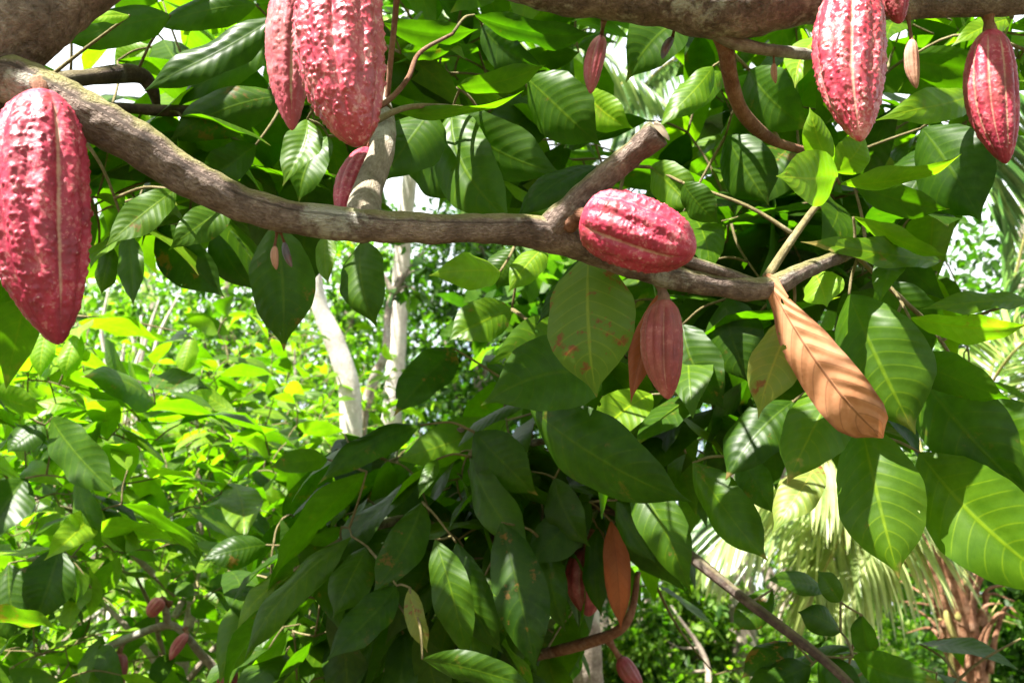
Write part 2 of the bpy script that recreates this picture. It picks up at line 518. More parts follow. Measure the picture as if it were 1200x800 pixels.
def leaf_arrays(B, T, W, N, sag, fold, curl, rnd, nu, nv, pucker=0.0, wav=0.02, bend=None, seed=0, hook=None, prof=None):
    """vectorised leaves; B,T (n,3) base and tip; N normal hint; W width. Returns V,F,uv,rnd"""
    B, T, N = (np.atleast_2d(np.asarray(a, float)) for a in (B, T, N))
    n = len(B)
    W, sag, fold, curl, rnd = (np.broadcast_to(np.asarray(a, float), (n,)) for a in (W, sag, fold, curl, rnd))
    bend = np.zeros(n) if bend is None else np.broadcast_to(np.asarray(bend, float), (n,))
    hook = np.zeros(n) if hook is None else np.broadcast_to(np.asarray(hook, float), (n,))
    g = np.random.default_rng(seed)
    ax = T - B
    L = np.linalg.norm(ax, axis=1)
    t = nrm(ax)
    Nn = nrm(N - t * np.sum(N * t, 1, keepdims=True))
    s = np.cross(t, Nn)
    u = np.linspace(0, 1, nu + 1)
    v = np.linspace(-1, 1, nv + 1)
    U, Vv = np.meshgrid(u, v, indexing='ij')
    U, Vv = U.ravel(), Vv.ravel()
    w = np.interp(U, *(prof or (PR_T, PR_W)))
    ir = np.ones((n, len(U)))
    for kf, am in ((4.0, .05), (9.0, .035), (19.0, .02)):
        pa, pb = g.uniform(0, 6.28, (n, 1)), g.uniform(0, 6.28, (n, 1))
        ir = ir + am * np.sin(kf * U[None, :] + np.where(Vv[None, :] >= 0, pa, pb))
    hw = (W[:, None] / 2) * w[None, :] * ir
    cen = B[:, None, :] + ax[:, None, :] * U[None, :, None]
    arch = (4 * U * (1 - U))
    up_off = sag[:, None] * L[:, None] * arch[None, :] - hook[:, None] * L[:, None] * np.maximum(U - 0.7, 0)[None, :] ** 2 * 6
    av = np.abs(Vv)
    side = Vv[None, :] * hw * np.cos(fold * 1.0)[:, None]
    lift = av[None, :] * hw * np.sin(fold)[:, None] - (av ** 2)[None, :] * hw * curl[:, None]
    ph = g.uniform(0, 6.28, (n, 1))
    fq = g.uniform(9, 16, (n, 1))
    asym = np.where(Vv >= 0, 0.0, 2.1)[None, :]
    up_off = up_off + lift + wav * L[:, None] * np.sin(fq * U[None, :] + ph + asym) * (av ** 2)[None, :] * w[None, :]
    if pucker > 0:
        q = U * 11 - (av ** 1.35) * 1.7
        up_off = up_off + pucker * L[:, None] * (np.cos((q - np.floor(q) - 0.5) * 2 * math.pi) * np.minimum(1, av * 4) * w * (1 - 0.6 * av))[None, :]
    tw = np.clip(g.normal(0, .45, (n, 1)), -.9, .9)
    up_off = up_off + tw * Vv[None, :] * hw * (U[None, :] - .45)
    side = side + bend[:, None] * L[:, None] * arch[None, :]
    V = cen + s[:, None, :] * side[:, :, None] + Nn[:, None, :] * up_off[:, :, None]
    i, j = np.meshgrid(np.arange(nu), np.arange(nv), indexing='ij')
    f = np.stack([i * (nv + 1) + j, (i + 1) * (nv + 1) + j, (i + 1) * (nv + 1) + j + 1, i * (nv + 1) + j + 1], -1).reshape(-1, 4)
    m = (nu + 1) * (nv + 1)
    Fc = (f[None] + (np.arange(n) * m)[:, None, None]).reshape(-1, 4)
    uv = np.tile(np.stack([U, Vv * 0.5 + 0.5], -1), (n, 1))
    return V.reshape(-1, 3), Fc, uv, np.repeat(rnd, m)


def leaf_mesh(name, mats, *a, **k):
    V, Fc, uv, r = leaf_arrays(*a, **k)
    return mesh_np(name, V, Fc, mats, uv, {'rnd': r})


class Tree:
    """a tree thing: skeleton points, leaves kept until the end; biggest in the photo become parts"""
    def __init__(self, name, base, label, cat='tree', group=None):
        self.root = empty(name, base, label, cat, group)
        self.sk = []            # rows x,y,z,r
        self.leaves = []        # dict of arrays, one row each
        self.tw = []            # twig paths

    def branch(self, rows, name='branch', mat=None, nseg=14, rough=0.16, label=None, n_per=8, px=True, seed=1, fr=18.0):
        pts = []
        for r in rows:
            if px:
                x, y, d, w = r
                pts.append([*P(x, y, d), w * d / F / 2])
            else:
                pts.append(list(r))
        path = smooth_path(pts, n_per)
        self.sk.append(path)
        g = Geo()
        g.tube(path, nseg, rough, seed, fr)
        o = g.build(name, mat or M_bark, self.root)
        if label: o['label'] = label
        return o, path

    def leaf(self, B, T, W, N, sag=0.08, fold=0.2, curl=0.1, rnd=0.35, mat=None, label=None, hero=False, bend=0.0, hook=0.0, prof=None):
        self.leaves.append(dict(B=np.asarray(B, float), T=np.asarray(T, float), W=W, N=np.asarray(N, float), sag=sag, fold=fold, curl=curl,
                                rnd=rnd, mat=mat, label=label, hero=hero, bend=bend, hook=hook, prof=prof))

    def connect(self, pt, r0=0.0016, sagz=-0.02, maxr=0.006):
        sk = np.vstack(self.sk)
        d = np.linalg.norm(sk[:, :3] - pt, axis=1)
        i = int(np.argmin(d))
        L = d[i]
        if L < 0.006: return
        q = sk[i]
        m = (q[:3] + pt) / 2 + np.array([random.uniform(-.08, .08), random.uniform(-.08, .08), random.uniform(-.02, .12)]) * L
        path = smooth_path([[*q[:3], min(maxr, r0 + 0.008 * L)], [*m, r0 + 0.004 * L], [*pt, r0]], 4)
        self.tw.append(path)
        self.sk.append(path)

    def finish(self, n_parts=100, fill_res=(8, 4), twig_mat=None, part_min=0.0, crown_name='crown'):
        lv = self.leaves
        if lv:
            # petioles, nearest bases first so that twigs branch off one another
            sk0 = np.vstack(self.sk)[:, :3]
            order = sorted(range(len(lv)), key=lambda i: np.min(np.linalg.norm(sk0 - lv[i]['B'], axis=1)))
            for i in order:
                self.connect(lv[i]['B'])
            sc = []
            for l in lv:
                x, y, d = proj((l['B'] + l['T']) / 2)
                x, y, d = x[0], y[0], d[0]
                vis = d > 0.2 and -60 < x < 1260 and -60 < y < 860
                a = np.linalg.norm(l['T'] - l['B']) * l['W'] * (F / max(d, .2)) ** 2
                sc.append((1e9 if l['hero'] else 0) + (a / (0.4 + d) if vis else 0))
            idx = sorted(range(len(lv)), key=lambda i: -sc[i])
            top = [i for i in idx[:n_parts] if sc[i] > part_min]
            ts = set(top)
            for i in top:
                l = lv[i]
                hero = l['hero']
                me = leaf_mesh('leaf', l['mat'] or M_leaf, l['B'], l['T'], l['W'], l['N'], l['sag'], l['fold'], l['curl'], l['rnd'],
                               44 if hero else 24, 10 if hero else 8, pucker=0.0008 if hero else 0.0005, wav=0.026, bend=l['bend'], seed=i, hook=l['hook'], prof=l['prof'])
                o = link('leaf', me, self.root)
                if l['label']: o['label'] = l['label']
            rest = [l for i, l in enumerate(lv) if i not in ts]
            if rest:
                A = lambda k: np.array([l[k] for l in rest])
                V, Fc, uv, r = leaf_arrays(A('B'), A('T'), A('W'), A('N'), A('sag'), A('fold'), A('curl'), A('rnd'), *fill_res, wav=0.02, bend=A('bend'), seed=3, hook=A('hook'))
                o = link(crown_name, mesh_np(crown_name, V, Fc, M_leaf, uv, {'rnd': r}), self.root)
                o['kind'] = 'stuff'
        if self.tw:
            g = Geo()
            for p in self.tw: g.tube(p, 5)
            o = g.build('twigs', twig_mat or M_twig, self.root)
            o['kind'] = 'stuff'


def tocam_normal(B, T, roll):
    t = nrm(T - B)
    c = nrm(CAM - (B + T) / 2)
    c = nrm(c - t * np.dot(c, t))
    s = np.cross(t, c)
    return c * math.cos(roll) + s * math.sin(roll)


def hero(tree, bx, by, bd, tx, ty, td, wpx, roll=20, rnd=0.35, sag=0.06, fold=0.22, curl=0.12, mat=None, label=None, bend=0.0, hook=0.0, prof=None):
    B, T = P(bx, by, bd), P(tx, ty, td)
    d = (bd + td) / 2
    W = wpx * d / F / max(0.3, math.cos(R(roll)))
    if prof is None:
        if mat is None and random.random() < .3: mat = M_leaf_spot
        bend += random.gauss(0, .035); curl += random.uniform(0, .5); hook += random.uniform(0, .16); fold += random.uniform(-.1, .2); sag += random.uniform(-.03, .05)
    tree.leaf(B, T, W, tocam_normal(B, T, R(roll)), sag, fold, curl, rnd, mat, label, True, bend, hook, prof)


GAPS = [(75, 62, 34), (125, 106, 22), (480, 222, 30), (520, 200, 14), (735, 78, 26), (770, 108, 34), (720, 170, 16), (745, 175, 14)]


def spray(tree, o, direction, n=5, Lm=0.23, gaps=True, keep=None, rnd=(0.1, 0.5), droop=0.55, spread=1.0, tilt=.35):
    """a leafy shoot: leaves alternate round a short twig and hang outwards"""
    d = nrm(direction)
    tl = 0.05 * n
    az0 = random.uniform(0, 6.28)
    for i in range(n):
        f = i / max(1, n - 1)
        b = o + d * tl * f + np.array([random.gauss(0, .006) for _ in range(3)])
        az = az0 + i * 2.4
        rad = np.array([math.cos(az), math.sin(az), 0])
        rad = nrm(rad - d * np.dot(rad, d) * 0.5)
        out = nrm(d * (0.25 + 0.7 * f) + rad * spread + np.array([0, 0, -droop * random.uniform(0.3, 1.7)]))
        L = Lm * random.uniform(0.65, 1.2)
        b2 = b + out * 0.025
        t = b2 + out * L
        N = nrm(np.array([0, 0, 1.0]) + rad * 0.3 + np.array([random.gauss(0, tilt) for _ in range(3)]))
        if abs(np.dot(N, out)) > 0.9: N = nrm(N + rad)
        if keep is not None and not keep(b2, t): continue
        tree.leaf(b2, t, L * random.uniform(0.31, 0.42), N, random.uniform(0.03, 0.13), random.uniform(0.05, 0.4), random.uniform(0, 0.3),
                  random.uniform(*rnd), bend=random.uniform(-.06, .06), hook=random.uniform(0, 0.12),
                  mat=M_leaf_spot if random.random() < 0.15 else None)


def in_gap(b, t):
    for f in (0.1, 0.4, 0.7, 1.0):
        x, y, d = proj(b * (1 - f) + t * f)
        for gx, gy, gr in GAPS:
            if (x[0] - gx) ** 2 + (y[0] - gy) ** 2 < gr * gr: return True
    return False


# spots kept in sun by leaving shading leaves out of the crown: (px, py, depth, radius m)
SUNNY = [(400, 60, .85, .055), (385, 130, .85, .04), (335, 60, .95, .03), (30, 200, .78, .045), (60, 300, .78, .05), (85, 160, .8, .03), (770, 270, .93, .02), (792, 290, .93, .014),
         (985, 80, 1.03, .05), (1015, 110, 1.05, .03), (1150, 130, 1.2, .04), (945, 75, 1.2, .05), (950, 195, 1.08, .10), (990, 180, 1.1, .07), (960, 150, 1.1, .08),
         (960, 400, 1.0, .05), (995, 460, 1.0, .05), (1050, 470, 1.08, .03), (1130, 385, 1.15, .06), (1060, 195, 1.15, .05), (945, 335, 1.1, .04), (545, 300, 1.2, .05),
         (620, 310, 1.25, .05), (730, 490, 1.3, .05), (515, 425, 1.35, .03), (700, 130, 1.4, .06), (110, 140, .83, .02), (200, 190, .85, .025), (300, 240, .87, .02), (770, 158, .9, .02),
         (920, 20, 1.13, .025), (430, 190, 1.0, .02), (1085, 110, 1.3, .05), (155, 70, 1.6, .05), (880, 430, 1.0, .02), (830, 120, 1.5, .05), (560, 370, 1.3, .03),
         (1000, 430, .99, .04), (930, 370, 1.0, .04), (1030, 480, .98, .04), (560, 190, 1.3, .05), (650, 140, 1.4, .05), (780, 60, 1.35, .05), (300, 120, 1.4, .06), (240, 90, 1.35, .05), (1080, 250, 1.2, .05), (1100, 200, 1.4, .07), (860, 200, 1.45, .06), (920, 250, 1.4, .05), (540, 600, 1.55, .03), (90, 560, 2.2, .15), (40, 480, 2.2, .15), (200, 520, 3.2, .5), (60, 520, 2.2, .3), (110, 460, 2.4, .3), (10, 600, 2.2, .2), (330, 560, 2.6, .15), (270, 730, 1.9, .07), (330, 700, 1.8, .05), (1150, 460, 1.15, .03), (1030, 20, 1.1, .03), (100, 15, 1.1, .04), (620, 250, .94, .02), (1060, 255, 1.2, .04), (700, 290, 1.3, .03)]
SUN_P = [(P(x, y, d), r) for x, y, d, r in SUNNY]


def blocks_sun(b, t):
    m = (b + t) / 2
    hl = np.linalg.norm(t - b) * 0.38
    for p, r in SUN_P:
        w = m - p
        k = np.dot(w, S)
        if k < 0.03: continue
        if np.linalg.norm(w - S * k) < r + hl: return True
    return False


def keep_front(b, t):
    """the crown in view: not through a gap, not in front of the pods and the main branch, not over the sunlit pods"""
    if in_gap(b, t) or blocks_sun(b, t): return False
    for p in (b, (b + t) / 2, t):
        x, y, _ = proj(p)
        x, y = x[0], y[0]
        if x > 1140 and 170 < y < 480: return False
        if x > 830 and y > 575: return False
        if 345 < x < 640 and 285 < y < 490: return False
        if 80 < x < 300 and y > 330: return False
    for p in (b, (b + t) / 2, t):
        if proj(p)[2][0] < 1.16: return False
    return True


# ================================================================== the near cocoa tree
main_base = (-1.02, 0.72, 0.0)
A = Tree('cocoa_tree', main_base, 'nearest cocoa tree, its bent brown branch crossing the whole view, hung with crimson pods', 'tree')
zb = P(-120, 140, .84)
A.branch([[-1.02, .72, -0.05, .10], [-1.0, .73, .5, .082], [-0.92, .76, 1.2, .075], [-0.70, .79, 1.66, .068], [*P(-80, 108, .84), .052], [*P(-22, 66, .85), .041],
          [*P(50, 4, .88), .036], [*P(118, -42, .92), .033], [*P(240, -105, .98), .032], [*P(400, -125, 1.05), .034], [*P(540, -60, 1.1), .033],
          [*P(640, -16, 1.12), .026], [*P(760, -3, 1.13), .029], [*P(862, 10, 1.13), .0355], [*P(945, 4, 1.14), .024], [*P(1080, 4, 1.18), .0175], [*P(1230, -4, 1.22), .0165], [*P(1400, -40, 1.3), .012], [*P(1600, -120, 1.5), .006]],
         'trunk', px=False, nseg=44, rough=0.16, n_per=20, seed=2, fr=24)
A.branch([(-60, 72, .86, 56), (0, 90, .84, 56), (45, 104, .83, 54), (100, 134, .83, 54), (160, 168, .84, 52), (220, 207, .85, 46), (280, 237, .86, 42), (340, 254, .87, 40), (400, 262, .88, 40),
          (470, 267, .90, 36), (560, 268, .92, 33), (640, 273, .94, 40), (700, 295, .96, 34), (760, 318, .98, 27), (830, 332, 1.0, 29), (895, 338, 1.02, 27), (940, 318, 1.05, 21), (985, 300, 1.1, 16), (1015, 290, 1.15, 9)],
         label='long bent bough, grey brown with mossy top', nseg=40, rough=0.19, n_per=24, seed=3, fr=34)
A.branch([(640, 275, .94, 34), (662, 250, .935, 34), (690, 224, .93, 31), (728, 192, .92, 31), (757, 168, .905, 33), (766, 160, .90, 36), (771, 156, .898, 34)], label='short sawn off stub with pale cut end', nseg=28, rough=0.2, n_per=14, seed=4, fr=34)
A.branch([(424, 266, .90, 44), (430, 225, .97, 36), (448, 172, 1.04, 30), (446, 125, 1.12, 25), (418, 40, 1.2, 20), (385, -60, 1.3, 15), (360, -160, 1.4, 10)], label='upright limb with white lichen patch', mat=M_bark_grey, nseg=18, rough=0.12, seed=5)
A.branch([(780, 298, .985, 12), (815, 309, .99, 14), (850, 320, 1.0, 14), (890, 336, 1.02, 15)], seed=6)
A.branch([(838, 20, 1.13, 26), (850, 55, 1.15, 21), (856, 92, 1.18, 18), (870, 132, 1.22, 17), (896, 158, 1.28, 14), (925, 172, 1.34, 11), (985, 185, 1.45, 7)], mat=M_bark_red, label='reddish side branch', seed=7)
A.branch([(825, 22, 1.13, 20), (850, 45, 1.135, 17), (885, 56, 1.15, 15), (930, 62, 1.18, 14), (960, 66, 1.25, 10)], mat=M_bark_grey, seed=17)
A.branch([(-40, 85, 1.0, 26), (40, 98, 1.15, 22), (100, 91, 1.28, 20), (160, 87, 1.38, 20), (178, 104, 1.4, 15), (184, 124, 1.42, 8)], mat=M_bark_dark, label='dark crooked back branch', seed=8)
A.branch([(60, 130, 1.2, 11), (130, 126, 1.32, 12), (205, 130, 1.4, 13), (280, 124, 1.46, 11), (340, 108, 1.55, 8), (420, 90, 1.7, 6)], mat=M_bark_dark, seed=9)
A.branch([(978, 208, 1.09, 7), (968, 228, 1.085, 8), (950, 250, 1.075, 8), (925, 285, 1.05, 9), (898, 326, 1.03, 12)], mat=M_twig, seed=10)
A.branch([(440, 142, 1.05, 8), (470, 128, 1.07, 7), (505, 124, 1.1, 6), (560, 128, 1.2, 5)], mat=M_twig, seed=11)
A.branch([(430, 130, 1.08, 8), (455, 118, 1.1, 7), (478, 92, 1.12, 6), (492, 62, 1.15, 5), (530, 40, 1.2, 4)], mat=M_bark_red, seed=12)
A.branch([(468, -40, 1.08, 8), (463, 20, 1.1, 7), (457, 80, 1.11, 6), (453, 128, 1.12, 6)], mat=M_bark_red, seed=13)
A.branch([(1000, 296, 1.12, 7), (1040, 335, 1.2, 6), (1090, 380, 1.25, 5)], mat=M_twig, seed=15)
# cut face of the stub
c0 = P(771.5, 155.5, .896); ca = nrm(P(771, 156, .898) - P(757, 168, .905))
rad = 17 * .9 / F
gq = Geo()
a_ = nrm(np.cross(ca, [0, 0, 1])); b_ = np.cross(ca, a_)
ring = [c0 + ca * .0035 + (a_ * math.cos(q) + b_ * math.sin(q)) * rad * (0.82 + 0.09 * math.sin(q * 3 + 1) + .05 * math.sin(q * 7)) for q in np.linspace(0, 2 * math.pi, 20, endpoint=False)]
inn = [c0 + ca * .006 + (p - c0 - ca * .0035) * 0.45 for p in ring]
cen = [c0 + ca * .0062]
Vc = np.array(ring + inn + cen)
fq = [[i, (i + 1) % 20, 20 + (i + 1) % 20, 20 + i] for i in range(20)]
gq.add(Vc, np.array(fq), np.zeros((41, 2)))
gq.T = [np.array([[20 + i, 20 + (i + 1) % 20, 40] for i in range(20)])]
gq.build('cut_face', M_cut, A.root)

H = lambda *a, **k: hero(A, *a, **k)
# --- upper left
H(152, 18, 1.15, 90, 24, 1.1, 15, 45, .92, hook=.1)
H(325, 18, 1.3, 165, 102, 1.25, 46, 35, .12)
H(200, 18, 1.35, 72, 50, 1.3, 48, 20, .2)
H(332, 48, 1.45, 205, 128, 1.4, 44, 30, .3)
H(300, 6, 1.4, 180, 32, 1.38, 40, 25, .25)
H(178, 55, 1.6, 132, 82, 1.6, 34, 30, .85)
H(335, 112, 1.4, 195, 165, 1.35, 58, 20, .3)
H(206, 222, 1.2, 124, 288, 1.15, 42, 25, .42)
H(272, 238, 1.25, 198, 290, 1.2, 42, 20, .38)
H(148, 272, 1.25, 156, 358, 1.2, 32, 15, .25)
H(132, 290, 1.3, 118, 345, 1.3, 26, 30, .4)
H(185, 268, 1.35, 262, 348, 1.3, 62, 15, .16, mat=M_leaf_spot)
H(255, 262, 1.35, 300, 340, 1.35, 46, 20, .2)
H(322, 262, 1.15, 331, 408, 1.1, 80, 8, .26, fold=.3)
H(424, 282, 1.2, 438, 380, 1.15, 56, 20, .3)
H(382, 272, 1.18, 384, 332, 1.15, 24, 30, .72)
H(300, 170, 1.35, 235, 215, 1.35, 50, 20, .22)
H(360, 140, 1.25, 330, 215, 1.2, 44, 25, .45)
H(385, 160, 1.3, 350, 235, 1.25, 50, 15, .3)
# --- top centre
H(555, 18, 1.25, 696, 44, 1.2, 40, 45, .08, fold=.5)
H(565, 30, 1.3, 640, 82, 1.25, 48, 25, .1)
H(448, 26, 1.3, 560, 36, 1.3, 34, 20, .28)
H(470, 62, 1.35, 535, 55, 1.3, 24, 20, .35)
H(535, 102, 1.2, 640, 76, 1.15, 30, 25, .45)
H(460, 130, 1.1, 614, 112, 1.08, 15, 40, .6, bend=.05)
H(520, 128, 1.25, 660, 205, 1.2, 66, 15, .2)
H(506, 128, 1.18, 448, 210, 1.12, 72, 20, .22)
H(530, 128, 1.22, 600, 262, 1.12, 84, 12, .36)
H(618, 92, 1.4, 700, 170, 1.35, 74, 15, .28)
H(688, 108, 1.45, 738, 150, 1.4, 46, 20, .85)
H(700, 195, 1.2, 604, 256, 1.15, 38, 30, .06)
H(805, 20, 1.35, 735, 92, 1.3, 64, 15, .22)
H(836, 78, 1.4, 772, 146, 1.35, 36, 20, .6)
H(762, 196, 1.15, 812, 246, 1.1, 54, 15, .48)
H(470, 160, 1.35, 560, 230, 1.3, 70, 20, .16)
H(640, 120, 1.5, 560, 190, 1.45, 70, 10, .2)
H(500, 30, 1.5, 420, 110, 1.45, 70, 10, .25)
# --- top right
H(962, 42, 1.25, 932, 98, 1.2, 38, 20, .97, mat=M_leaf)
H(878, 82, 1.35, 950, 152, 1.3, 72, 15, .18)
H(846, 84, 1.45, 792, 130, 1.4, 42, 25, .5)
H(976, 198, 1.1, 950, 126, 1.08, 34, 15, .95)
H(982, 206, 1.09, 914, 206, 1.03, 66, 5, .95, fold=.1)
H(980, 202, 1.1, 1014, 158, 1.1, 44, 25, .78)
H(984, 216, 1.1, 1128, 188, 1.05, 24, 45, .72, bend=.05)
H(1140, 112, 1.35, 1036, 134, 1.25, 44, 20, .75)
H(1185, 22, 1.4, 1118, 50, 1.35, 26, 30, .8)
H(1000, 214, 1.2, 1112, 246, 1.15, 40, 25, .25)
H(1102, 306, 1.15, 940, 282, 1.08, 34, 35, .5, bend=-.04)
H(1000, 254, 1.12, 1108, 304, 1.1, 22, 40, .7)
H(800, 214, 1.1, 842, 262, 1.08, 40, 25, .2)
H(1080, 150, 1.4, 1150, 260, 1.3, 90, 15, .08)
H(1120, 170, 1.45, 1050, 260, 1.4, 80, 15, .1)
H(1060, 70, 1.5, 1180, 100, 1.45, 56, 20, .3)
H(850, 160, 1.45, 900, 240, 1.4, 66, 15, .15)
H(930, 170, 1.5, 870, 250, 1.45, 70, 15, .22)
# --- right middle
H(955, 320, 1.1, 968, 358, 1.06, 48, 10, .9, fold=.1)
H(1046, 298, 1.14, 1030, 352, 1.1, 36, 20, .3, hook=.1)
H(897, 322, 1.02, 1030, 514, .96, 66, 8, .7, sag=.05, fold=.22, curl=.45, bend=.03, prof=(BL_T, BL_W), mat=M_leaf_dry, label='curled dry leaf, pale orange brown, hanging from the bough', hook=.25)
H(930, 372, 1.06, 886, 486, 1.02, 64, 25, .75, mat=M_leaf_old, label='yellowing leaf with brown blotches and a dead tip', fold=.3, hook=.12)
H(995, 345, 1.12, 1072, 508, 1.06, 108, 8, .34, fold=.12)
H(985, 445, 1.12, 922, 566, 1.06, 78, 12, .46, mat=M_leaf_spot)
H(1066, 372, 1.14, 1206, 384, 1.1, 36, 40, .85, bend=.05, fold=.5)
H(1064, 418, 1.15, 1184, 468, 1.08, 48, 30, .32, mat=M_leaf_spot)
H(1052, 402, 1.2, 1215, 590, 1.1, 96, 15, .18)
H(1205, 352, 1.25, 1078, 362, 1.2, 26, 40, .55)
H(1030, 330, 1.3, 1090, 420, 1.3, 70, 20, .12)
# --- right bottom
H(1008, 492, 1.12, 1052, 676, 1.04, 98, 8, .48, fold=.14)
H(1000, 510, 1.16, 1012, 646, 1.12, 52, 25, .42, mat=M_leaf_spot)
H(1078, 530, 1.14, 1262, 700, 1.0, 116, 10, .44)
H(1140, 470, 1.2, 1270, 590, 1.1, 90, 15, .28)
H(812, 542, 1.3, 896, 656, 1.2, 58, 15, .3)
H(866, 535, 1.35, 906, 602, 1.3, 42, 20, .15)
H(958, 540, 1.18, 904, 620, 1.12, 44, 25, .7, mat=M_leaf_old)
H(930, 470, 1.3, 850, 560, 1.25, 72, 20, .12)
# --- centre
H(586, 318, 1.25, 506, 320, 1.18, 42, 25, .92, sag=.16)
H(602, 290, 1.3, 582, 338, 1.3, 48, 15, .25)
H(640, 288, 1.3, 596, 340, 1.25, 34, 20, .8)
H(600, 362, 1.35, 526, 398, 1.3, 56, 12, .55)
H(700, 384, 1.35, 572, 426, 1.25, 62, 20, .4)
H(706, 442, 1.25, 570, 470, 1.15, 92, 15, .24)
H(690, 296, 1.0, 697, 462, .97, 102, 6, .42, mat=M_leaf_old, label='broad olive leaf with dead brown tip below the bough', fold=.12, hook=.06)
H(771, 345, 1.03, 738, 472, 1.02, 34, 40, .35, mat=M_leaf_rust, label='folded rust brown dead leaf beside the small pod', fold=.5)
H(764, 462, 1.35, 693, 522, 1.28, 54, 12, .8)
H(704, 298, 1.15, 628, 376, 1.12, 40, 30, .08)
H(620, 476, 1.3, 806, 590, 1.2, 84, 18, .2)
H(800, 380, 1.4, 850, 480, 1.35, 70, 15, .1)
H(850, 350, 1.4, 880, 450, 1.35, 70, 15, .12)

# crown in view behind the bough: shoots
def zone(tree, x0, x1, y0, y1, d0, d1, n, keep, Lm=0.22, nl=5, rnd=(0.15, 0.68), droop=.6):
    for _ in range(n):
        x, y, d = random.uniform(x0, x1), random.uniform(y0, y1), random.uniform(d0, d1)
        o = P(x, y, d)
        spray(tree, o, [random.gauss(0, 1), random.gauss(0, 1), random.uniform(-.5, .6)], nl, Lm, True, keep, rnd, droop)


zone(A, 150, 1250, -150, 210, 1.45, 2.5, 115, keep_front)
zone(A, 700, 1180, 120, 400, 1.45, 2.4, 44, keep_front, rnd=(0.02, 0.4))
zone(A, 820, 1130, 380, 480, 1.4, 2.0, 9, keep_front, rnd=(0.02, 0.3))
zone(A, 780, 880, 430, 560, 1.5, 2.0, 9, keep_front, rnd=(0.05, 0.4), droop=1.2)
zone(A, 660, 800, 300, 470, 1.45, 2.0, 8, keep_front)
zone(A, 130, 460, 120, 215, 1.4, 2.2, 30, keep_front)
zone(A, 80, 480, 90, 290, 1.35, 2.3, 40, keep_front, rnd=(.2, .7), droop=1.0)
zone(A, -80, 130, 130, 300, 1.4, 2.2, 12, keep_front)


# crown overhead, above the picture: it shades the near boughs
def keep_over(b, t):
    for p in (b, t):
        x, y, d = proj(p)
        if d[0] > 0 and y[0] > -60 and -250 < x[0] < 1450: return False
        if p[2] < 2.15: return False
    return not blocks_sun(b, t)


for _ in range(290):
    x, y = random.uniform(-2.0, 2.6), random.uniform(-1.6, 2.2)
    if x < -0.9 and y > 1.3: continue
    z0 = max(2.45, 1.6 + .72 * max(y, 0) + .25)
    o = np.array([x, y, random.uniform(z0, z0 + 0.9)])
    spray(A, o, [random.gauss(0, 1), random.gauss(0, 1), random.uniform(-.3, .6)], 6, 0.24, False, keep_over, (0.1, 0.5), .4)
# unseen leaves added overhead to keep the sun off these places: (px, py, depth, leaf length)
SHADY = [(712, 258, .93, .09), (738, 300, .93, .085), (815, 292, .93, .07), (783, 385, .98, .12), (783, 445, .98, .10), (100, 240, .78, .12), (95, 330, .78, .12), (62, 365, .78, .10), (1182, 80, 1.18, .10),
         (1186, 150, 1.18, .10), (715, 330, 1.0, .2), (705, 400, 1.0, .18), (1035, 560, 1.1, .24), (1045, 640, 1.08, .22), (1040, 400, 1.1, .16), (960, 500, 1.1, .2), (1130, 590, 1.08, .26), (1180, 650, 1.05, .24),
         (1130, 500, 1.15, .24), (360, 258, .87, .16), (450, 266, .9, .2), (540, 268, .92, .18), (690, 225, .93, .1), (840, 333, 1.0, .16), (560, 200, 1.18, .24), (480, 175, 1.16, .24), (600, 180, 1.2, .22),
         (331, 330, 1.12, .2), (440, 40, .85, .09), (1040, 60, 1.05, .1), (905, 425, 1.05, .12), (60, 40, .87, .16), (20, 70, .85, .2)] + [(x_, y_, 1.55, .26) for x_, y_ in ((430, 540), (560, 560), (690, 600), (600, 680), (500, 720), (770, 640), (640, 520), (560, 640))]
for px_, py_, d_, l_ in SHADY:
    q_ = P(px_, py_, d_)
    for try_ in range(14):
        kk_ = max(.35, (2.5 - q_[2]) / S[2]) + random.uniform(0, .3)
        a_ = nrm(np.cross(S, [random.gauss(0, 1), random.gauss(0, 1), .2]))
        m_ = q_ + S * kk_
        clear = True
        for f_ in (-.42, -.2, 0, .2, .42):
            w_ = m_ + a_ * l_ * f_
            for sp_, sr_ in SUN_P:
                e_ = w_ - sp_
                h_ = np.dot(e_, S)
                if h_ > 0 and np.linalg.norm(e_ - S * h_) < sr_ * .55 + l_ * .1: clear = False
        if clear: break
    if not clear: continue
    A.leaf(m_ - a_ * l_ * .5, m_ + a_ * l_ * .5, l_ * .46, S, .06, .2, .1, random.uniform(.1, .4))
for rows in ([[-.95, .75, 1.0, .05], [-1.0, .5, 1.9, .04], [-.7, .2, 2.5, .03], [-.1, -.2, 2.9, .02], [.8, -.5, 3.1, .012]],
             [[*P(400, -125, 1.05), .03], [.0, .9, 2.75, .024], [.5, .8, 3.0, .018], [1.3, .7, 3.2, .012], [2.1, .9, 3.3, .008]],
             [[*P(240, -95, .98), .03], [-.4, 1.2, 2.9, .022], [-.1, 1.7, 3.3, .014], [.5, 2.1, 3.7, .008]],
             [[*P(760, -3, 1.13), .02], [.3, 1.2, 2.7, .018], [.8, 1.5, 3.1, .012], [1.5, 1.9, 3.5, .008]]):
    A.branch(rows, px=False, n_per=6, nseg=10)
A.finish(100, (8, 4))

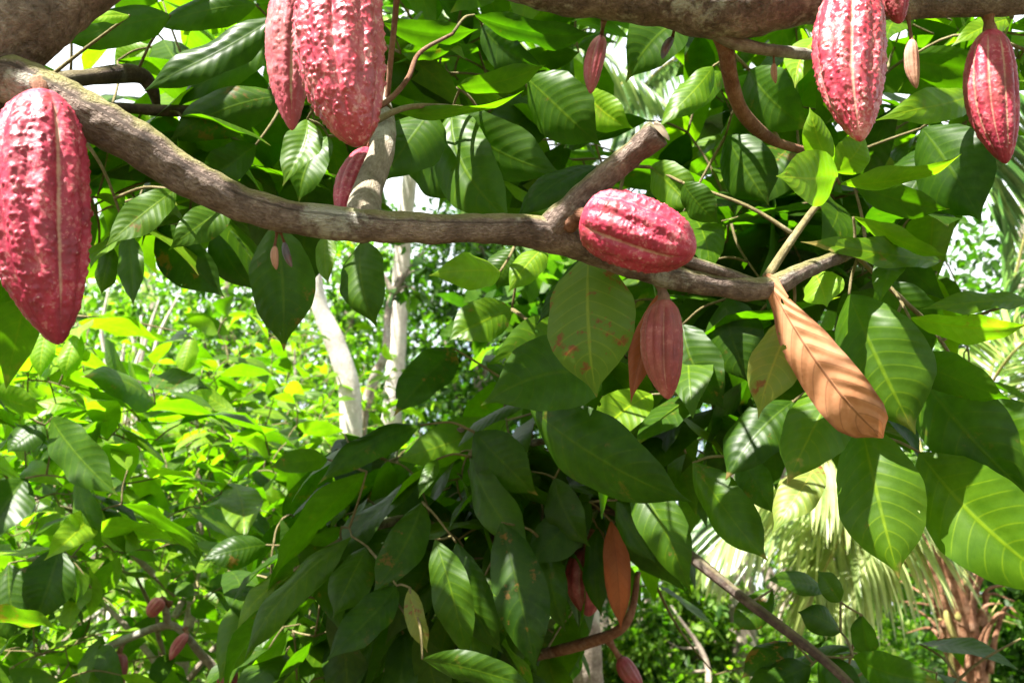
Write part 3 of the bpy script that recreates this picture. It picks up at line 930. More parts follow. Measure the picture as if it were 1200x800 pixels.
# ================================================================== the lower cocoa tree
Bt = Tree('cocoa_tree', tuple(np.append((P(575, 900, 2.0))[:2], 0.0)), 'lower cocoa tree with dark drooping leaves, in the middle below the long bough', 'tree')
q = P(575, 900, 2.0)
Bt.branch([[q[0], q[1], -.05, .05], [q[0] + .01, q[1], .4, .042], [*P(578, 830, 1.98), .034], [*P(590, 740, 1.95), .028], [*P(575, 640, 1.9), .022], [*P(560, 560, 1.85), .015], [*P(540, 500, 1.8), .008]], 'trunk', px=False, nseg=14)
Bt.branch([(585, 775, 1.96, 16), (640, 765, 1.85, 13), (690, 752, 1.78, 14), (725, 738, 1.75, 12), (740, 715, 1.75, 9), (748, 670, 1.78, 6)], mat=M_bark_red)
Bt.branch([(578, 640, 1.9, 20), (660, 590, 1.8, 16), (740, 605, 1.65, 13), (806, 649, 1.52, 13), (870, 700, 1.46, 12), (930, 745, 1.4, 12), (985, 790, 1.36, 11), (1040, 850, 1.3, 9)], mat=M_bark_dark, label='thin dark branch slanting down to the right')
Bt.branch([(575, 660, 1.9, 18), (500, 610, 1.8, 13), (430, 620, 1.7, 9), (370, 650, 1.65, 6)])
Bt.branch([(560, 560, 1.85, 12), (620, 520, 1.7, 9), (690, 520, 1.6, 7)])
H = lambda *a, **k: hero(Bt, *a[:6], a[6] * .84, *a[7:], **k)
H(532, 408, 1.7, 462, 484, 1.6, 64, 18, .12, label='grey green glossy leaf catching the sky')
H(492, 498, 1.6, 374, 562, 1.5, 44, 20, .14)
H(384, 538, 1.7, 316, 546, 1.65, 36, 20, .42)
H(556, 506, 1.6, 628, 580, 1.55, 72, 12, .2)
H(512, 538, 1.55, 490, 582, 1.5, 22, 20, .3)
H(552, 535, 1.6, 622, 646, 1.5, 54, 15, .25)
H(495, 588, 1.6, 436, 696, 1.5, 62, 15, .2)
H(588, 612, 1.5, 628, 788, 1.4, 78, 12, .06)
H(535, 636, 1.55, 588, 766, 1.5, 62, 15, .18)
H(510, 632, 1.5, 548, 776, 1.45, 56, 15, .3)
H(465, 686, 1.5, 382, 770, 1.4, 56, 18, .08)
H(480, 688, 1.48, 500, 764, 1.44, 30, 20, .75, mat=M_leaf_old)
H(692, 588, 1.6, 616, 664, 1.55, 64, 15, .1)
H(738, 556, 1.5, 808, 696, 1.4, 66, 12, .3)
H(722, 586, 1.55, 768, 660, 1.5, 40, 15, .08)
H(716, 610, 1.62, 727, 738, 1.58, 40, 15, .6, mat=M_leaf_rust, label='hanging orange brown dead leaf')
H(700, 618, 1.7, 704, 722, 1.66, 40, 20, .1)
H(650, 560, 1.6, 690, 640, 1.55, 54, 15, .2)
H(495, 772, 1.4, 625, 806, 1.35, 46, 25, .15)
H(412, 628, 1.6, 282, 770, 1.5, 44, 35, .36, bend=.04)
H(312, 638, 1.8, 236, 656, 1.75, 48, 20, .1)
H(318, 678, 1.8, 256, 800, 1.7, 60, 15, .5)
H(350, 665, 1.7, 275, 735, 1.65, 36, 30, .7)
H(430, 640, 1.6, 390, 720, 1.5, 60, 15, .2)
H(640, 640, 1.6, 660, 740, 1.55, 50, 20, .12)
H(905, 690, 1.5, 858, 738, 1.48, 44, 20, .25)
H(968, 690, 1.55, 900, 678, 1.5, 34, 30, .3)
H(985, 705, 1.5, 958, 668, 1.5, 34, 20, .3)
H(930, 752, 1.45, 870, 790, 1.4, 46, 25, .06)
H(985, 740, 1.45, 935, 716, 1.45, 40, 25, .12)
H(960, 770, 1.42, 1010, 830, 1.35, 60, 20, .08)
H(1000, 770, 1.4, 1100, 800, 1.3, 56, 20, .1)
H(950, 780, 1.42, 870, 830, 1.35, 60, 20, .06)
H(1010, 720, 1.5, 1020, 770, 1.5, 40, 20, .12)


def keep_b(b, t):
    for p in (b, t):
        x, y, d = proj(p)
        x, y, d = x[0], y[0], d[0]
        if d < 1.55 or y < 395: return False
        if 695 < x < 830 and y > 715: return False
        if x > 790 and y < 690: return False
        if 890 < x < 1180 and y < 730: return False
        if 350 < x < 520 and y < 505: return False
        if 110 < x < 330 and y < 640: return False
        if 110 < x < 262 and y < 805: return False
    return True


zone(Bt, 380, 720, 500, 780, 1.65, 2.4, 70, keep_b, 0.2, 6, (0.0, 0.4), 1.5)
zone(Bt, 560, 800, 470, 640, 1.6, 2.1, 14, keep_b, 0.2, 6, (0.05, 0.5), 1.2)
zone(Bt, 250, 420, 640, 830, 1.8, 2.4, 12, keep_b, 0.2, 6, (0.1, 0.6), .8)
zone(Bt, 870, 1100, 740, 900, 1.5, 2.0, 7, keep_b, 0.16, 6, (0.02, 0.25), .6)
Bt.finish(90, (8, 4))


# ================================================================== cocoa saplings at the left and beyond
def keep_s(b, t):
    for q_ in (b, b * .75 + t * .25, (b + t) / 2, b * .25 + t * .75, t):
        x, y, d = proj(q_)
        if d[0] < 2.55 and (x[0] - 195) ** 2 + (y[0] - 735) ** 2 < 72 ** 2: return False
    return True


def sapling(px, d, top, bot, rx, label, n, Lm, rnd=(.2, .75), seed=0, nparts=40, cat='tree', keep=keep_s, droop=.8, heroes=(), res=(6, 4)):
    random.seed(seed)
    ctr_top, ctr_bot = P(px, top, d), P(px, bot, d)
    base = np.array([ctr_top[0], ctr_top[1], 0.0])
    z1, z0 = ctr_top[2], max(0.3, ctr_bot[2])
    t = Tree('cocoa_sapling', tuple(base), label, cat, 'sunlit cocoa saplings')
    h = z1
    lean = random.uniform(-.12, .12)
    t.branch([[base[0], base[1], -.05, .03 + .006 * h], [base[0] + lean * .5, base[1], h * .4, .022 + .004 * h], [base[0] + lean, base[1] + .05, h * .75, .014], [base[0] + lean * .7, base[1], h * .97, .005]], 'trunk', px=False, nseg=10, mat=M_bark_grey)
    c = np.array([base[0], base[1], (z0 + z1) / 2])
    hz = (z1 - z0) / 2
    for i in range(7):
        az = i * 2.4 + random.random()
        e = c + np.array([math.cos(az) * rx * .7, math.sin(az) * rx * .7, hz * random.uniform(-.5, .6)])
        s0 = np.array([base[0] + lean * .6, base[1], max(.15, e[2] - rx * .5)])
        t.branch([[*s0, .012], [*((s0 + e) / 2 + [0, 0, .05]), .008], [*e, .004]], px=False, nseg=7, n_per=4, mat=M_bark_grey, rough=.1)
    for _ in range(n):
        v = nrm([random.gauss(0, 1) for _ in range(3)]) * random.uniform(.35, 1) ** .5
        o = c + v * np.array([rx, rx, hz]) * random.uniform(.8, 1.08)
        spray(t, o, nrm(v + np.array([0, 0, .35])), random.choice([4, 5, 6, 7]), Lm, False, keep, rnd, droop, 1.0, .6)
    for h_ in heroes: hero(t, *h_)
    t.finish(nparts, res, part_min=900.0)
    return t


sapling(15, 2.3, 420, 1000, .27, 'leafy cocoa sapling at the far left edge, under the big red pod', 62, .19, (.2, .95), 21, 60, heroes=[
    (56, 380, 2.15, 46, 442, 2.1, 30, 15, .92), (92, 388, 2.15, 74, 444, 2.1, 28, 20, .9), (182, 474, 2.2, 98, 438, 2.05, 34, 55, .45), (60, 490, 2.0, 138, 580, 1.9, 54, 20, .25), (90, 562, 2.0, 117, 640, 1.95, 30, 30, .4),
    (52, 498, 2.0, 8, 530, 1.95, 36, 45, .15), (-5, 462, 2.0, 52, 482, 1.95, 34, 45, .6), (30, 560, 2.0, -20, 640, 1.9, 60, 20, .12), (70, 640, 2.0, 40, 730, 1.95, 60, 20, .12), (10, 660, 2.0, 25, 760, 1.95, 60, 20, .2), (225, 392, 2.6, 212, 440, 2.55, 24, 15, .85)])
sapling(205, 3.4, 445, 1050, .66, 'sunlit cocoa sapling between the left edge and the white trunk, small pods low down', 330, .16, (.1, .9), 22, 60)
sapling(330, 5.2, 375, 900, .75, 'bright yellow green cocoa sapling growing against the curved white trunk', 230, .13, (.4, .95), 23, 60)
sapling(85, 5.6, 430, 900, .9, 'farther cocoa sapling behind the one at the left edge', 190, .14, (.35, .95), 24, 30)
sapling(410, 3.6, 545, 1000, .35, 'low cocoa sapling at the foot of the curved white trunk', 55, .14, (.1, .7), 25, 30)

# ================================================================== pods
PROF_T = np.array([0, .006, .02, .05, .10, .18, .30, .42, .54, .66, .77, .86, .92, .965, .99, 1.0])
PROF_R = np.array([.0, .16, .30, .47, .66, .83, .96, 1.0, .97, .87, .71, .51, .35, .20, .10, .0])
PROF_ROUND = np.array([.0, .22, .42, .62, .79, .91, .99, 1.0, .98, .93, .84, .70, .55, .36, .2, .0])


def pod(top, tip, wpx, mat, label, spin=0.0, seed=0, prof=0.0, res=(150, 110), wart=1.0, furrow=1.0, stalk=None, group='cocoa pods hanging on the boughs', name='cocoa_pod', bendk=0.04, smat=None, pal=(.85, .4, .12), gw=.075):
    a, b = P(*top), P(*tip)
    d = (top[2] + tip[2]) / 2
    Rm = wpx * d / F / 2
    ax = b - a
    L = np.linalg.norm(ax)
    t = nrm(ax)
    c = nrm(CAM - a)
    e1 = nrm(np.cross(t, c))
    e2 = np.cross(t, e1)
    nu, nv = res
    g = np.random.default_rng(seed + 100)
    u = np.linspace(0, 1, nu) ** 1.0
    u = 0.5 * u + 0.5 * (1 - np.cos(u * math.pi)) / 2
    th = np.linspace(0, 2 * math.pi, nv, endpoint=False)
    r0 = np.interp(u, PROF_T, PROF_R * (1 - prof) + PROF_ROUND * prof)
    ker = np.array([1, 2, 3, 2, 1]) / 9.0
    r1 = np.convolve(np.pad(r0, 2, mode='edge'), ker, 'valid')
    r1[0] = r0[0]; r1[-1] = r0[-1]
    pale = g.uniform(0.1, .75, 5)
    pale[0], pale[1] = pal[0], pal[1]
    env = np.clip(np.sin(np.clip(u, 0.02, .98) * math.pi), 0, 1) ** .5
    V = np.zeros((nu, nv, 3)); FU = np.zeros((nu, nv)); WA = np.zeros((nu, nv))
    k_n = 5.2 / (Rm * 2)      # noise frequency tied to the pod's size
    for j in range(nv):
        th_j = th[j]
        wig = 0.05 * np.sin(u * 5 + j * 0)
        ang = (th_j + wig - R(270 + spin)) / (2 * math.pi) * 5
        ph = ang - np.floor(ang)
        dd = np.minimum(ph, 1 - ph) * (2 * math.pi / 5)           # distance to main furrow (rad)
        ph2 = (ang + .5) - np.floor(ang + .5)
        d2 = np.minimum(ph2, 1 - ph2) * (2 * math.pi / 5)
        idx = int(round(ang[nu // 2])) % 5
        groove = np.exp(-(dd / .085) ** 2)
        shallow = np.exp(-(d2 / .12) ** 2)
        scal = 0.125 * np.exp(-(dd / .3) ** 2) + 0.10 * np.exp(-(d2 / .22) ** 2)
        rr = r1 * (1 - furrow * env * (scal + .05 * groove + .03 * shallow))
        FU[:, j] = np.maximum(np.exp(-(dd / gw) ** 2) * pale[idx], np.exp(-(d2 / gw) ** 2) * pal[2]) * np.minimum(1, env * 1.3)
        for i in range(nu):
            p0 = Vector((math.cos(th_j) * rr[i] * Rm, math.sin(th_j) * rr[i] * Rm, u[i] * L))
            if wart > 0:
                qv = Vector((p0.x, p0.y, p0.z * .72)) * (k_n * 3.6)
                dv = noise.noise_vector(qv * .8) * .55
                qv = qv + dv + Vector((seed * 7.3, 0, 0))
                f1 = noise.voronoi(qv)[0][0]
                w = max(0.0, 1 - f1 * 1.6)
                w = w * w * (3 - 2 * w)
                big = noise.noise(qv * .35) * .5 + .5
                w *= (1 - groove[i] * .95) * (0.35 + .9 * big)
                lump = noise.noise(qv * .55 + Vector((3, 1, 2)))
                WA[i, j] = w
                rr_i = rr[i] + wart * env[i] * (0.062 * w + .03 * lump)
            else:
                rr_i = rr[i]
            V[i, j] = a + t * (u[i] * L) + (e1 * math.cos(th_j) + e2 * math.sin(th_j)) * rr_i * Rm + e1 * (bendk * L * math.sin(u[i] * math.pi))
    n0 = nu * nv
    i, j = np.meshgrid(np.arange(nu - 1), np.arange(nv), indexing='ij')
    j2 = (j + 1) % nv
    Fc = np.stack([i * nv + j, i * nv + j2, (i + 1) * nv + j2, (i + 1) * nv + j], -1).reshape(-1, 4)
    Vl = V.reshape(-1, 3) - a
    me = mesh_np(name, Vl, Fc, mat, np.zeros((n0, 2)), {'furrow': FU.ravel(), 'wart': WA.ravel(), 'rnd': np.full(n0, g.random())})
    o = bpy.data.objects.new(name, me)
    o.location = a
    COL.objects.link(o)
    tag(o, label, 'cocoa pod', group)
    if stalk is not None:
        sp = P(*stalk[:3])
        r = stalk[3] * d / F / 2
        m = (a + sp) / 2
        gg = Geo()
        gg.tube(smooth_path([[*(a + t * L * .03 - a), r * 1.7], [*(a - t * L * .02 - a), r * 1.4], [*(m - a), r * 1.15], [*(sp - a), r * 2.0]], 5), 10, .08, seed, 60)
        so = gg.build('stalk', smat or M_bark_red, None)
        so.parent = o
    return o


SMALL = (60, 50)
pod((48, 106, .80), (68, 404, .765), 124, M_pod, 'huge crimson warty pod at the left edge, hanging under the fork of the trunk', -25, 1, .12, (240, 190), 1.0, stalk=(45, 99, .815, 12))
pod((398, -52, .88), (419, 172, .84), 112, M_pod_sun_tint, 'big sunlit warty pod at the top, in front of the upright lichened limb', 8, 2, .45, (230, 180), 1.25, pal=(.15, .3, 0), stalk=(392, -100, .98, 16))
pod((352, -45, .96), (342, 153, .93), 58, M_pod_pink, 'dusky pink pod with pale groove, half hidden behind the big sunlit pod', -8, 3, .15, (140, 100), 1.0, gw=.13, stalk=(350, -90, 1.02, 12))
pod((432, 176, 1.12), (399, 256, 1.02), 36, M_pod, 'slim crimson pod slanting behind the long bough beside the lichened limb', -25, 4, .2, (100, 70), .8, stalk=(440, 150, 1.08, 6))
pod((683, 252, .905), (815, 296, .875), 94, M_pod, 'plump crimson pod lying sideways on the bough next to the sawn stub', 24, 5, .75, (200, 160), .8, bendk=.0, stalk=(668, 262, .93, 12))
pod((778, 350, .985), (783, 468, .97), 55, M_pod_small, 'small ribbed brownish red pod hanging straight below the sideways pod', -4, 6, .1, (130, 90), .4, 1.6, stalk=(774, 330, .99, 10))
pod((705, 42, 1.22), (692, 110, 1.2), 25, M_pod_pink, 'little pink finger shaped pod hanging below the upper bough, left of the frond', 15, 7, .1, (80, 60), .6, stalk=(708, 22, 1.15, 4))
pod((1001, -30, 1.07), (1008, 166, 1.02), 88, M_pod_sun_tint, 'large crimson pod with pale grooves against the yellow green leaves', -4, 8, .1, (220, 170), 1.0, pal=(1, .9, 0), gw=.075, stalk=(1001, -44, 1.12, 12))
pod((1046, -60, 1.1), (1054, 28, 1.08), 42, M_pod, 'crimson pod cut by the top edge, only its tip showing above the tan one', 50, 9, .3, (100, 80), 1.1, stalk=(1046, -75, 1.15, 8))
pod((1068, 46, 1.16), (1074, 104, 1.15), 19, M_pod_tan, 'shrivelled tan pod on a thread thin stalk', 10, 10, .1, (60, 50), .3, 1.3, stalk=(1064, 18, 1.165, 3.5))
pod((1160, 35, 1.2), (1179, 192, 1.17), 63, M_pod, 'crimson pod nearest the right edge with two pale grooves, hanging alone', 3, 11, .1, (180, 140), .6, pal=(.9, .5, .95), stalk=(1157, 12, 1.2, 11))
pod((322, 288, .875), (324, 316, .87), 10, M_pod_tan, 'tiny tan withered pod under the long bough', 0, 12, .2, SMALL, .2, stalk=(325, 270, .875, 2.5))
pod((333, 284, .88), (342, 313, .87), 9.5, M_pod_dark, 'tiny blackened withered pod under the long bough', 0, 13, .2, SMALL, .2, stalk=(328, 270, .875, 2.5))
pod((788, 44, 1.16), (776, 69, 1.14), 11, M_pod_dark, 'tiny grey black shrivelled pod under the upper bough', 0, 14, .3, SMALL, .3, stalk=(792, 26, 1.13, 3))
pod((907, 74, 1.16), (909, 98, 1.16), 8, M_pod_tan, 'tiniest tan withered pod under the thick part of the upper bough', 0, 15, .2, SMALL, .2, stalk=(906, 52, 1.16, 2))
LOW = 'cocoa pods low on the other cocoa trees'
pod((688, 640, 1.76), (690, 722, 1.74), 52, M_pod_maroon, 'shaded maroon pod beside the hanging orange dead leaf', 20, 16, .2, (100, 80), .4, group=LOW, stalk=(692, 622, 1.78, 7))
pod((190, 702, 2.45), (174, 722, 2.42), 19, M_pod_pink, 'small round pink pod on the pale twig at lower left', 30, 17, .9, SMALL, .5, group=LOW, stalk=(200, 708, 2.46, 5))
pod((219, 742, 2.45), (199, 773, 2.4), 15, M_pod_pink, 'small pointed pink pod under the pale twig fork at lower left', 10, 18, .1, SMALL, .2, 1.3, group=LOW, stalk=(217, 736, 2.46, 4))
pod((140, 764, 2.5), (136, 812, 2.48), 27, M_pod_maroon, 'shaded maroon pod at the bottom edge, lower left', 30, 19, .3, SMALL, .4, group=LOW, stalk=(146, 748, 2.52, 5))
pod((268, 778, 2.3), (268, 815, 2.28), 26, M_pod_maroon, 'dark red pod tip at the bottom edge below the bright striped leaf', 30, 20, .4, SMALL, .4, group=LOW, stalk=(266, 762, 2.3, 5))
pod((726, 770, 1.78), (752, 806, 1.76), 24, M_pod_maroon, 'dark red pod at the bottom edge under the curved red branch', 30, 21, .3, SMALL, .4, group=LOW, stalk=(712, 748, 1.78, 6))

# pale forked twig carrying the small pods
tw = empty('forked_twig', tuple(P(166, 742, 2.47)), 'pale bare forked twig carrying two small pink pods', 'twig')
for rows in ([(120, 760, 2.5, 9), (166, 741, 2.47, 9), (197, 732, 2.46, 9), (216, 742, 2.46, 9), (232, 762, 2.46, 10), (262, 800, 2.5, 12), (275, 860, 2.6, 14)], [(197, 733, 2.46, 8), (194, 715, 2.46, 9), (190, 700, 2.46, 8)]):
    g = Geo()
    g.tube(smooth_path([[*P(x, y, d), w * d / F / 2] for x, y, d, w in rows], 6), 9, .15, 3, 30)
    g.build('branch', M_bark_grey, tw)


# ================================================================== pale trunks
def slim_tree(name, rows, label, mat, base_z=0.0, crown=None, seed=0, group=None, nseg=14):
    pts = [[*P(x, y, d), w * d / F / 2] for x, y, d, w in rows]
    b = np.array(pts[0][:3])
    root = empty(name, (b[0], b[1], base_z), label, 'tree', group)
    pts = [[b[0], b[1], -0.05, pts[0][3] * 1.25]] + pts
    g = Geo()
    path = smooth_path(pts, 8)
    g.tube(path, nseg, .1, seed, 9)
    g.build('trunk', mat, root)
    if crown:
        ctr, rr, n, L = crown
        rgc = np.random.default_rng(seed + 5)
        c = P(*ctr)
        for i in range(4):
            g = Geo()
            e = c + rgc.normal(0, rr * .4, 3)
            g.tube(smooth_path([path[-6], [*((path[-3][:3] + e) / 2), path[-1][3] * .6], [*e, .006]], 5), 8, .1, i)
            g.build('branch', mat, root)
        crown_mesh(root, [(c, rr)], n, L, rgc)
    return root


def crown_mesh(root, blobs, n, L, rgc, rnd=(.15, .6), mat=None, clump=12, flat=.8, sub=.34):
    """leaves in tufts spread through lobes; gaps stay between tufts"""
    tot = sum(r ** 2 for _, r in blobs)
    Bs, Ts, Ns, Rn, Ls = [], [], [], [], []
    for c, r in blobs:
        k = max(1, int(n * r * r / tot / clump))
        v = nrm(rgc.normal(size=(k, 3))) * (rgc.uniform(.25, 1, (k, 1)) ** .45)
        v *= 1 + .25 * rgc.normal(size=(k, 1)) * .5
        tc = c + v * np.array([r, r, r * flat])
        tn = rgc.uniform(*rnd, k)
        o = rgc.normal(0, sub * r * .5, (k, clump, 3)) * np.array([1, 1, .6])
        b = tc[:, None] + o
        dr = nrm(v[:, None] * .8 + rgc.normal(0, .7, (k, clump, 3)) + np.array([0, 0, -.45]))
        l = L * rgc.uniform(.6, 1.3, (k, clump, 1))
        Bs.append(b.reshape(-1, 3)); Ts.append((b + dr * l).reshape(-1, 3))
        Ns.append((nrm(np.array([0, 0, 1.0]) + rgc.normal(0, .55, (k, clump, 3)))).reshape(-1, 3))
        Rn.append((tn[:, None] + rgc.normal(0, .12, (k, clump))).ravel()); Ls.append(l.ravel())
    B_, T_, N_ = np.vstack(Bs), np.vstack(Ts), np.vstack(Ns)
    Lh = np.concatenate(Ls)
    V, Fc, uv, r = leaf_arrays(B_, T_, Lh * .46, N_, .08, .25, .1, np.concatenate(Rn), 3, 2, wav=0)
    o = link('crown', mesh_np('crown', V, Fc, mat or M_bg, uv, {'rnd': np.clip(r, 0, 1)}), root)
    return o


slim_tree('pale_tree', [(412, 700, 4.6, 28), (411, 540, 4.6, 27), (410, 460, 4.6, 26), (394, 405, 4.6, 24), (375, 360, 4.6, 20), (369, 325, 4.6, 18), (366, 270, 4.65, 20), (355, 180, 4.7, 17), (340, 60, 4.8, 12), (330, -60, 4.9, 8)],
          'curved white trunk rising left of the straight grey palm trunk', M_bark_pale, crown=((335, -60, 4.9), .5, 500, .16), seed=31)
slim_tree('slender_tree', [(418, 620, 5.6, 14), (424, 500, 5.6, 13), (440, 440, 5.6, 12), (452, 412, 5.6, 10), (456, 360, 5.7, 8), (470, 320, 5.8, 5)],
          'slim leaning stem between the white and grey trunks', M_bark_grey, crown=((472, 320, 5.8), .22, 90, .12), seed=32, nseg=9)
slim_tree('pale_tree', [(688, 860, 3.6, 44), (686, 780, 3.6, 40), (682, 700, 3.6, 38), (676, 600, 3.7, 34), (668, 480, 3.8, 26), (655, 380, 4.0, 18)],
          'pale greenish grey trunk at the bottom edge below the maroon pod', M_bark_grey, crown=((660, 360, 4.0), .35, 500, .15), seed=33)

# bare stalks at the left
cane = empty('cane_clump', tuple(np.append(P(150, 700, 7.5)[:2], 0)), 'clump of bare pale stems right of the big left pod', 'plant')
for i, (x0, x1, y1, w) in enumerate([(124, 117, 392, 4), (125, 128, 335, 4.5), (150, 150, 380, 4), (158, 165, 370, 3.5), (163, 186, 352, 5), (178, 210, 345, 4), (140, 146, 400, 3)]):
    g = Geo()
    q0, q1, q2 = P(x0 - 6, 560, 7.5), P(x0, 440, 7.5), P(x1, y1, 7.5)
    g.tube(smooth_path([[q0[0], q0[1], 0, .022], [*q0, .02], [*q1, .016], [*((q1 + q2) / 2 + [random.uniform(-.05, .05), 0, 0]), .013], [*q2, .006]], 5), 7, .12, i)
    g.build('stem', M_bark_pale, cane)


# ================================================================== palms
def frond(root, rows, nl=46, Ll=.55, wl=.035, seed=0, rnd=.5, droop=.7, r0=.014, px=True, tone=.15, start=.14):
    rg = np.random.default_rng(seed)
    pts = [[*P(x, y, d), r0 * (1 - .8 * i / (len(rows) - 1))] for i, (x, y, d) in enumerate(rows)] if px else [[*r, r0 * (1 - .8 * i / (len(rows) - 1))] for i, r in enumerate(rows)]
    path = smooth_path(pts, 14)
    n = len(path)
    g = Geo()
    V, Fc, uv, ef = tube_arrays(path, 6, caps=False)
    nb = len(Fc)
    c = path[:, :3]
    tn = nrm(np.gradient(c, axis=0))
    Bs, Ts, Ns, Ws, Rs = [], [], [], [], []
    for sd in (-1, 1):
        for k in range(nl):
            f = start + (1 - start) * (k + rg.uniform(-.3, .3)) / nl
            f = min(max(f, .1), 1)
            i = f * (n - 1)
            i0 = min(int(i), n - 2)
            p = c[i0] * (1 - (i - i0)) + c[i0 + 1] * (i - i0)
            t = tn[i0]
            side = nrm(np.cross(t, [0, 0, 1.0])) * sd
            dr = nrm(side * (1 - .35 * f) + t * (.45 + .5 * f) + np.array([0, 0, -droop * rg.uniform(.7, 1.3)]))
            l = Ll * (math.sin(math.pi * min(.97, .12 + f * .86)) ** .6) * rg.uniform(.85, 1.1)
            Bs.append(p); Ts.append(p + dr * l); Ns.append(nrm(np.array([0, 0, 1]) + side * .6 + rg.normal(0, .15, 3))); Ws.append(wl * rg.uniform(.8, 1.1)); Rs.append(rnd + rg.normal(0, tone))
    V2, F2, uv2, r2 = leaf_arrays(np.array(Bs), np.array(Ts), np.array(Ws), np.array(Ns), .05, .45, 0., np.clip(Rs, 0, 1), 5, 2, wav=0.004)
    me = mesh_np('frond', np.vstack([V, V2]), np.vstack([Fc, F2 + len(V)]), [M_rachis, M_palm], np.vstack([uv, uv2]),
                 {'rnd': np.concatenate([np.full(len(V), .5), r2])}, np.concatenate([np.zeros(nb), np.ones(len(F2))]))
    return link('frond', me, root)


pb = P(1122, 800, 5.0)
palm = empty('coconut_palm', (pb[0], pb[1], 0), 'young coconut palm with shaggy red brown trunk at lower right', 'palm')
g = Geo()
ptop = P(1104, 640, 5.0)
g.tube(smooth_path([[pb[0] + .04, pb[1], -.05, .13], [pb[0] + .04, pb[1], .5, .11], [*P(1136, 800, 5), .085], [*P(1126, 740, 5), .085], [*P(1114, 690, 5), .095], [*P(1105, 650, 5), .09], [*P(1096, 600, 5), .06]], 8), 22, .22, 3, 9)
g.build('trunk', M_fibre, palm)
for i in range(64):     # old leaf bases and fibre straps clasping the trunk
    az = i * 2.4
    rr = .075 + .01 * (i % 3)
    z = P(1138 - i * .56, 800 - i * 2.6, 5)
    u_ = np.array([math.cos(az), math.sin(az), 0])
    g = Geo()
    L_ = random.uniform(.25, .5)
    wv = .05
    p0 = z + u_ * rr
    g.tube(smooth_path([[*p0, .018], [*(p0 + u_ * .02 + [random.uniform(-.03, .03), 0, L_ * .35]), .015], [*(p0 + u_ * (.045 + .02 * (i % 4)) + [random.uniform(-.05, .05), 0, L_ * .65]), .008], [*(p0 + u_ * (.09 + .06 * (i % 3)) + [random.uniform(-.09, .09), 0, L_ * random.uniform(.55, .95)]), .002]], 5), 8, .3, i, 20)
    g.build('leaf_base', M_fibre if i % 4 else M_rachis, palm)
for i, rows in enumerate([
    [(1106, 638, 5), (1040, 552, 4.9), (930, 556, 4.7), (830, 650, 4.6)],
    [(1102, 640, 5), (1010, 585, 5.2), (900, 572, 5.5), (780, 600, 5.8)],
    [(1108, 630, 5), (1140, 500, 4.8), (1190, 410, 4.5), (1280, 360, 4.2)],
    [(1110, 630, 5), (1165, 420, 5.2), (1205, 260, 5.2), (1240, 110, 5.0)],
    [(1112, 635, 5.1), (1180, 520, 5.5), (1260, 490, 5.7), (1340, 540, 5.8)],
    [(1102, 640, 5), (1085, 550, 5.6), (1050, 450, 6.2), (980, 380, 6.8)],
    [(1102, 645, 5), (1058, 590, 4.7), (1005, 600, 4.4), (955, 690, 4.2)],
    [(1108, 640, 5), (1150, 540, 5.7), (1240, 470, 6.2), (1330, 480, 6.5)],
    [(1104, 640, 5), (1070, 560, 4.6), (1010, 530, 4.2), (920, 560, 3.9)]]):
    frond(palm, rows, 70, .72, .032, 40 + i, [.75, .35, .6, .15, .3, .4, .85, .4, .8][i], [.9, .9, .35, .5, .6, .5, 1.0, .6, .9][i], start=.34)

tb = P(455, 560, 8.0)
palm2 = empty('coconut_palm', (tb[0], tb[1], 0), 'tall coconut palm on a straight thin grey trunk behind the long bough', 'palm')
g = Geo()
g.tube(smooth_path([[tb[0], tb[1], -.05, .1], [*P(455, 560, 8), .085], [*P(460, 480, 8), .078], [*P(467, 380, 8), .07], [*P(472, 290, 8), .064], [*P(481, 200, 8), .056], [*P(488, 110, 8), .05], [*P(490, 80, 8), .03]], 8), 12, .1, 4, 7)
g.build('trunk', M_bark_pale, palm2)
for i, rows in enumerate([
    [(489, 95, 8), (560, 30, 8), (680, 50, 7.8), (790, 130, 7.6)], [(489, 95, 8), (530, 100, 7.6), (555, 170, 7.4), (560, 250, 7.3)], [(489, 95, 8), (430, 60, 8), (330, 90, 8), (270, 180, 8)],
    [(489, 95, 8), (500, 20, 8.6), (560, -30, 9.2), (640, 0, 9.8)], [(489, 95, 8), (450, 20, 8.5), (380, -20, 9), (300, 10, 9.3)], [(489, 95, 8), (465, 110, 7.6), (440, 170, 7.4), (430, 260, 7.3)],
    [(489, 95, 8), (560, 60, 8.4), (650, 110, 8.6), (700, 200, 8.8)], [(489, 95, 8), (470, -20, 7.5), (420, -80, 7), (340, -60, 6.6)]]):
    frond(palm2, rows, 44, .6, .04, 60 + i, .4, .7, .02)
tb = P(860, 560, 9.0)
palm3 = empty('coconut_palm', (tb[0], tb[1], 0), 'coconut palm whose fronds show through the gap under the upper bough', 'palm')
g = Geo()
g.tube(smooth_path([[tb[0], tb[1], -.05, .12], [*P(858, 480, 9), .1], [*P(850, 300, 9), .08], [*P(842, 150, 9), .07], [*P(838, 60, 9), .05]], 8), 12, .1, 4, 7)
g.build('trunk', M_bark_grey, palm3)
for i, rows in enumerate([
    [(838, 60, 9), (800, 30, 8.8), (750, 60, 8.5), (710, 140, 8.2)], [(838, 60, 9), (790, 70, 8.6), (750, 110, 8.3), (730, 190, 8.2)], [(838, 60, 9), (780, 0, 9.2), (690, 0, 9.4), (620, 60, 9.6)],
    [(838, 60, 9), (880, -20, 9), (960, 0, 9), (1030, 80, 9)], [(838, 60, 9), (880, 60, 8.6), (910, 130, 8.3), (920, 220, 8.2)], [(838, 60, 9), (820, -40, 9.5), (760, -90, 10), (680, -70, 10.5)]]):
    frond(palm3, rows, 50, .75, .04, 80 + i, .25, .6, .02)


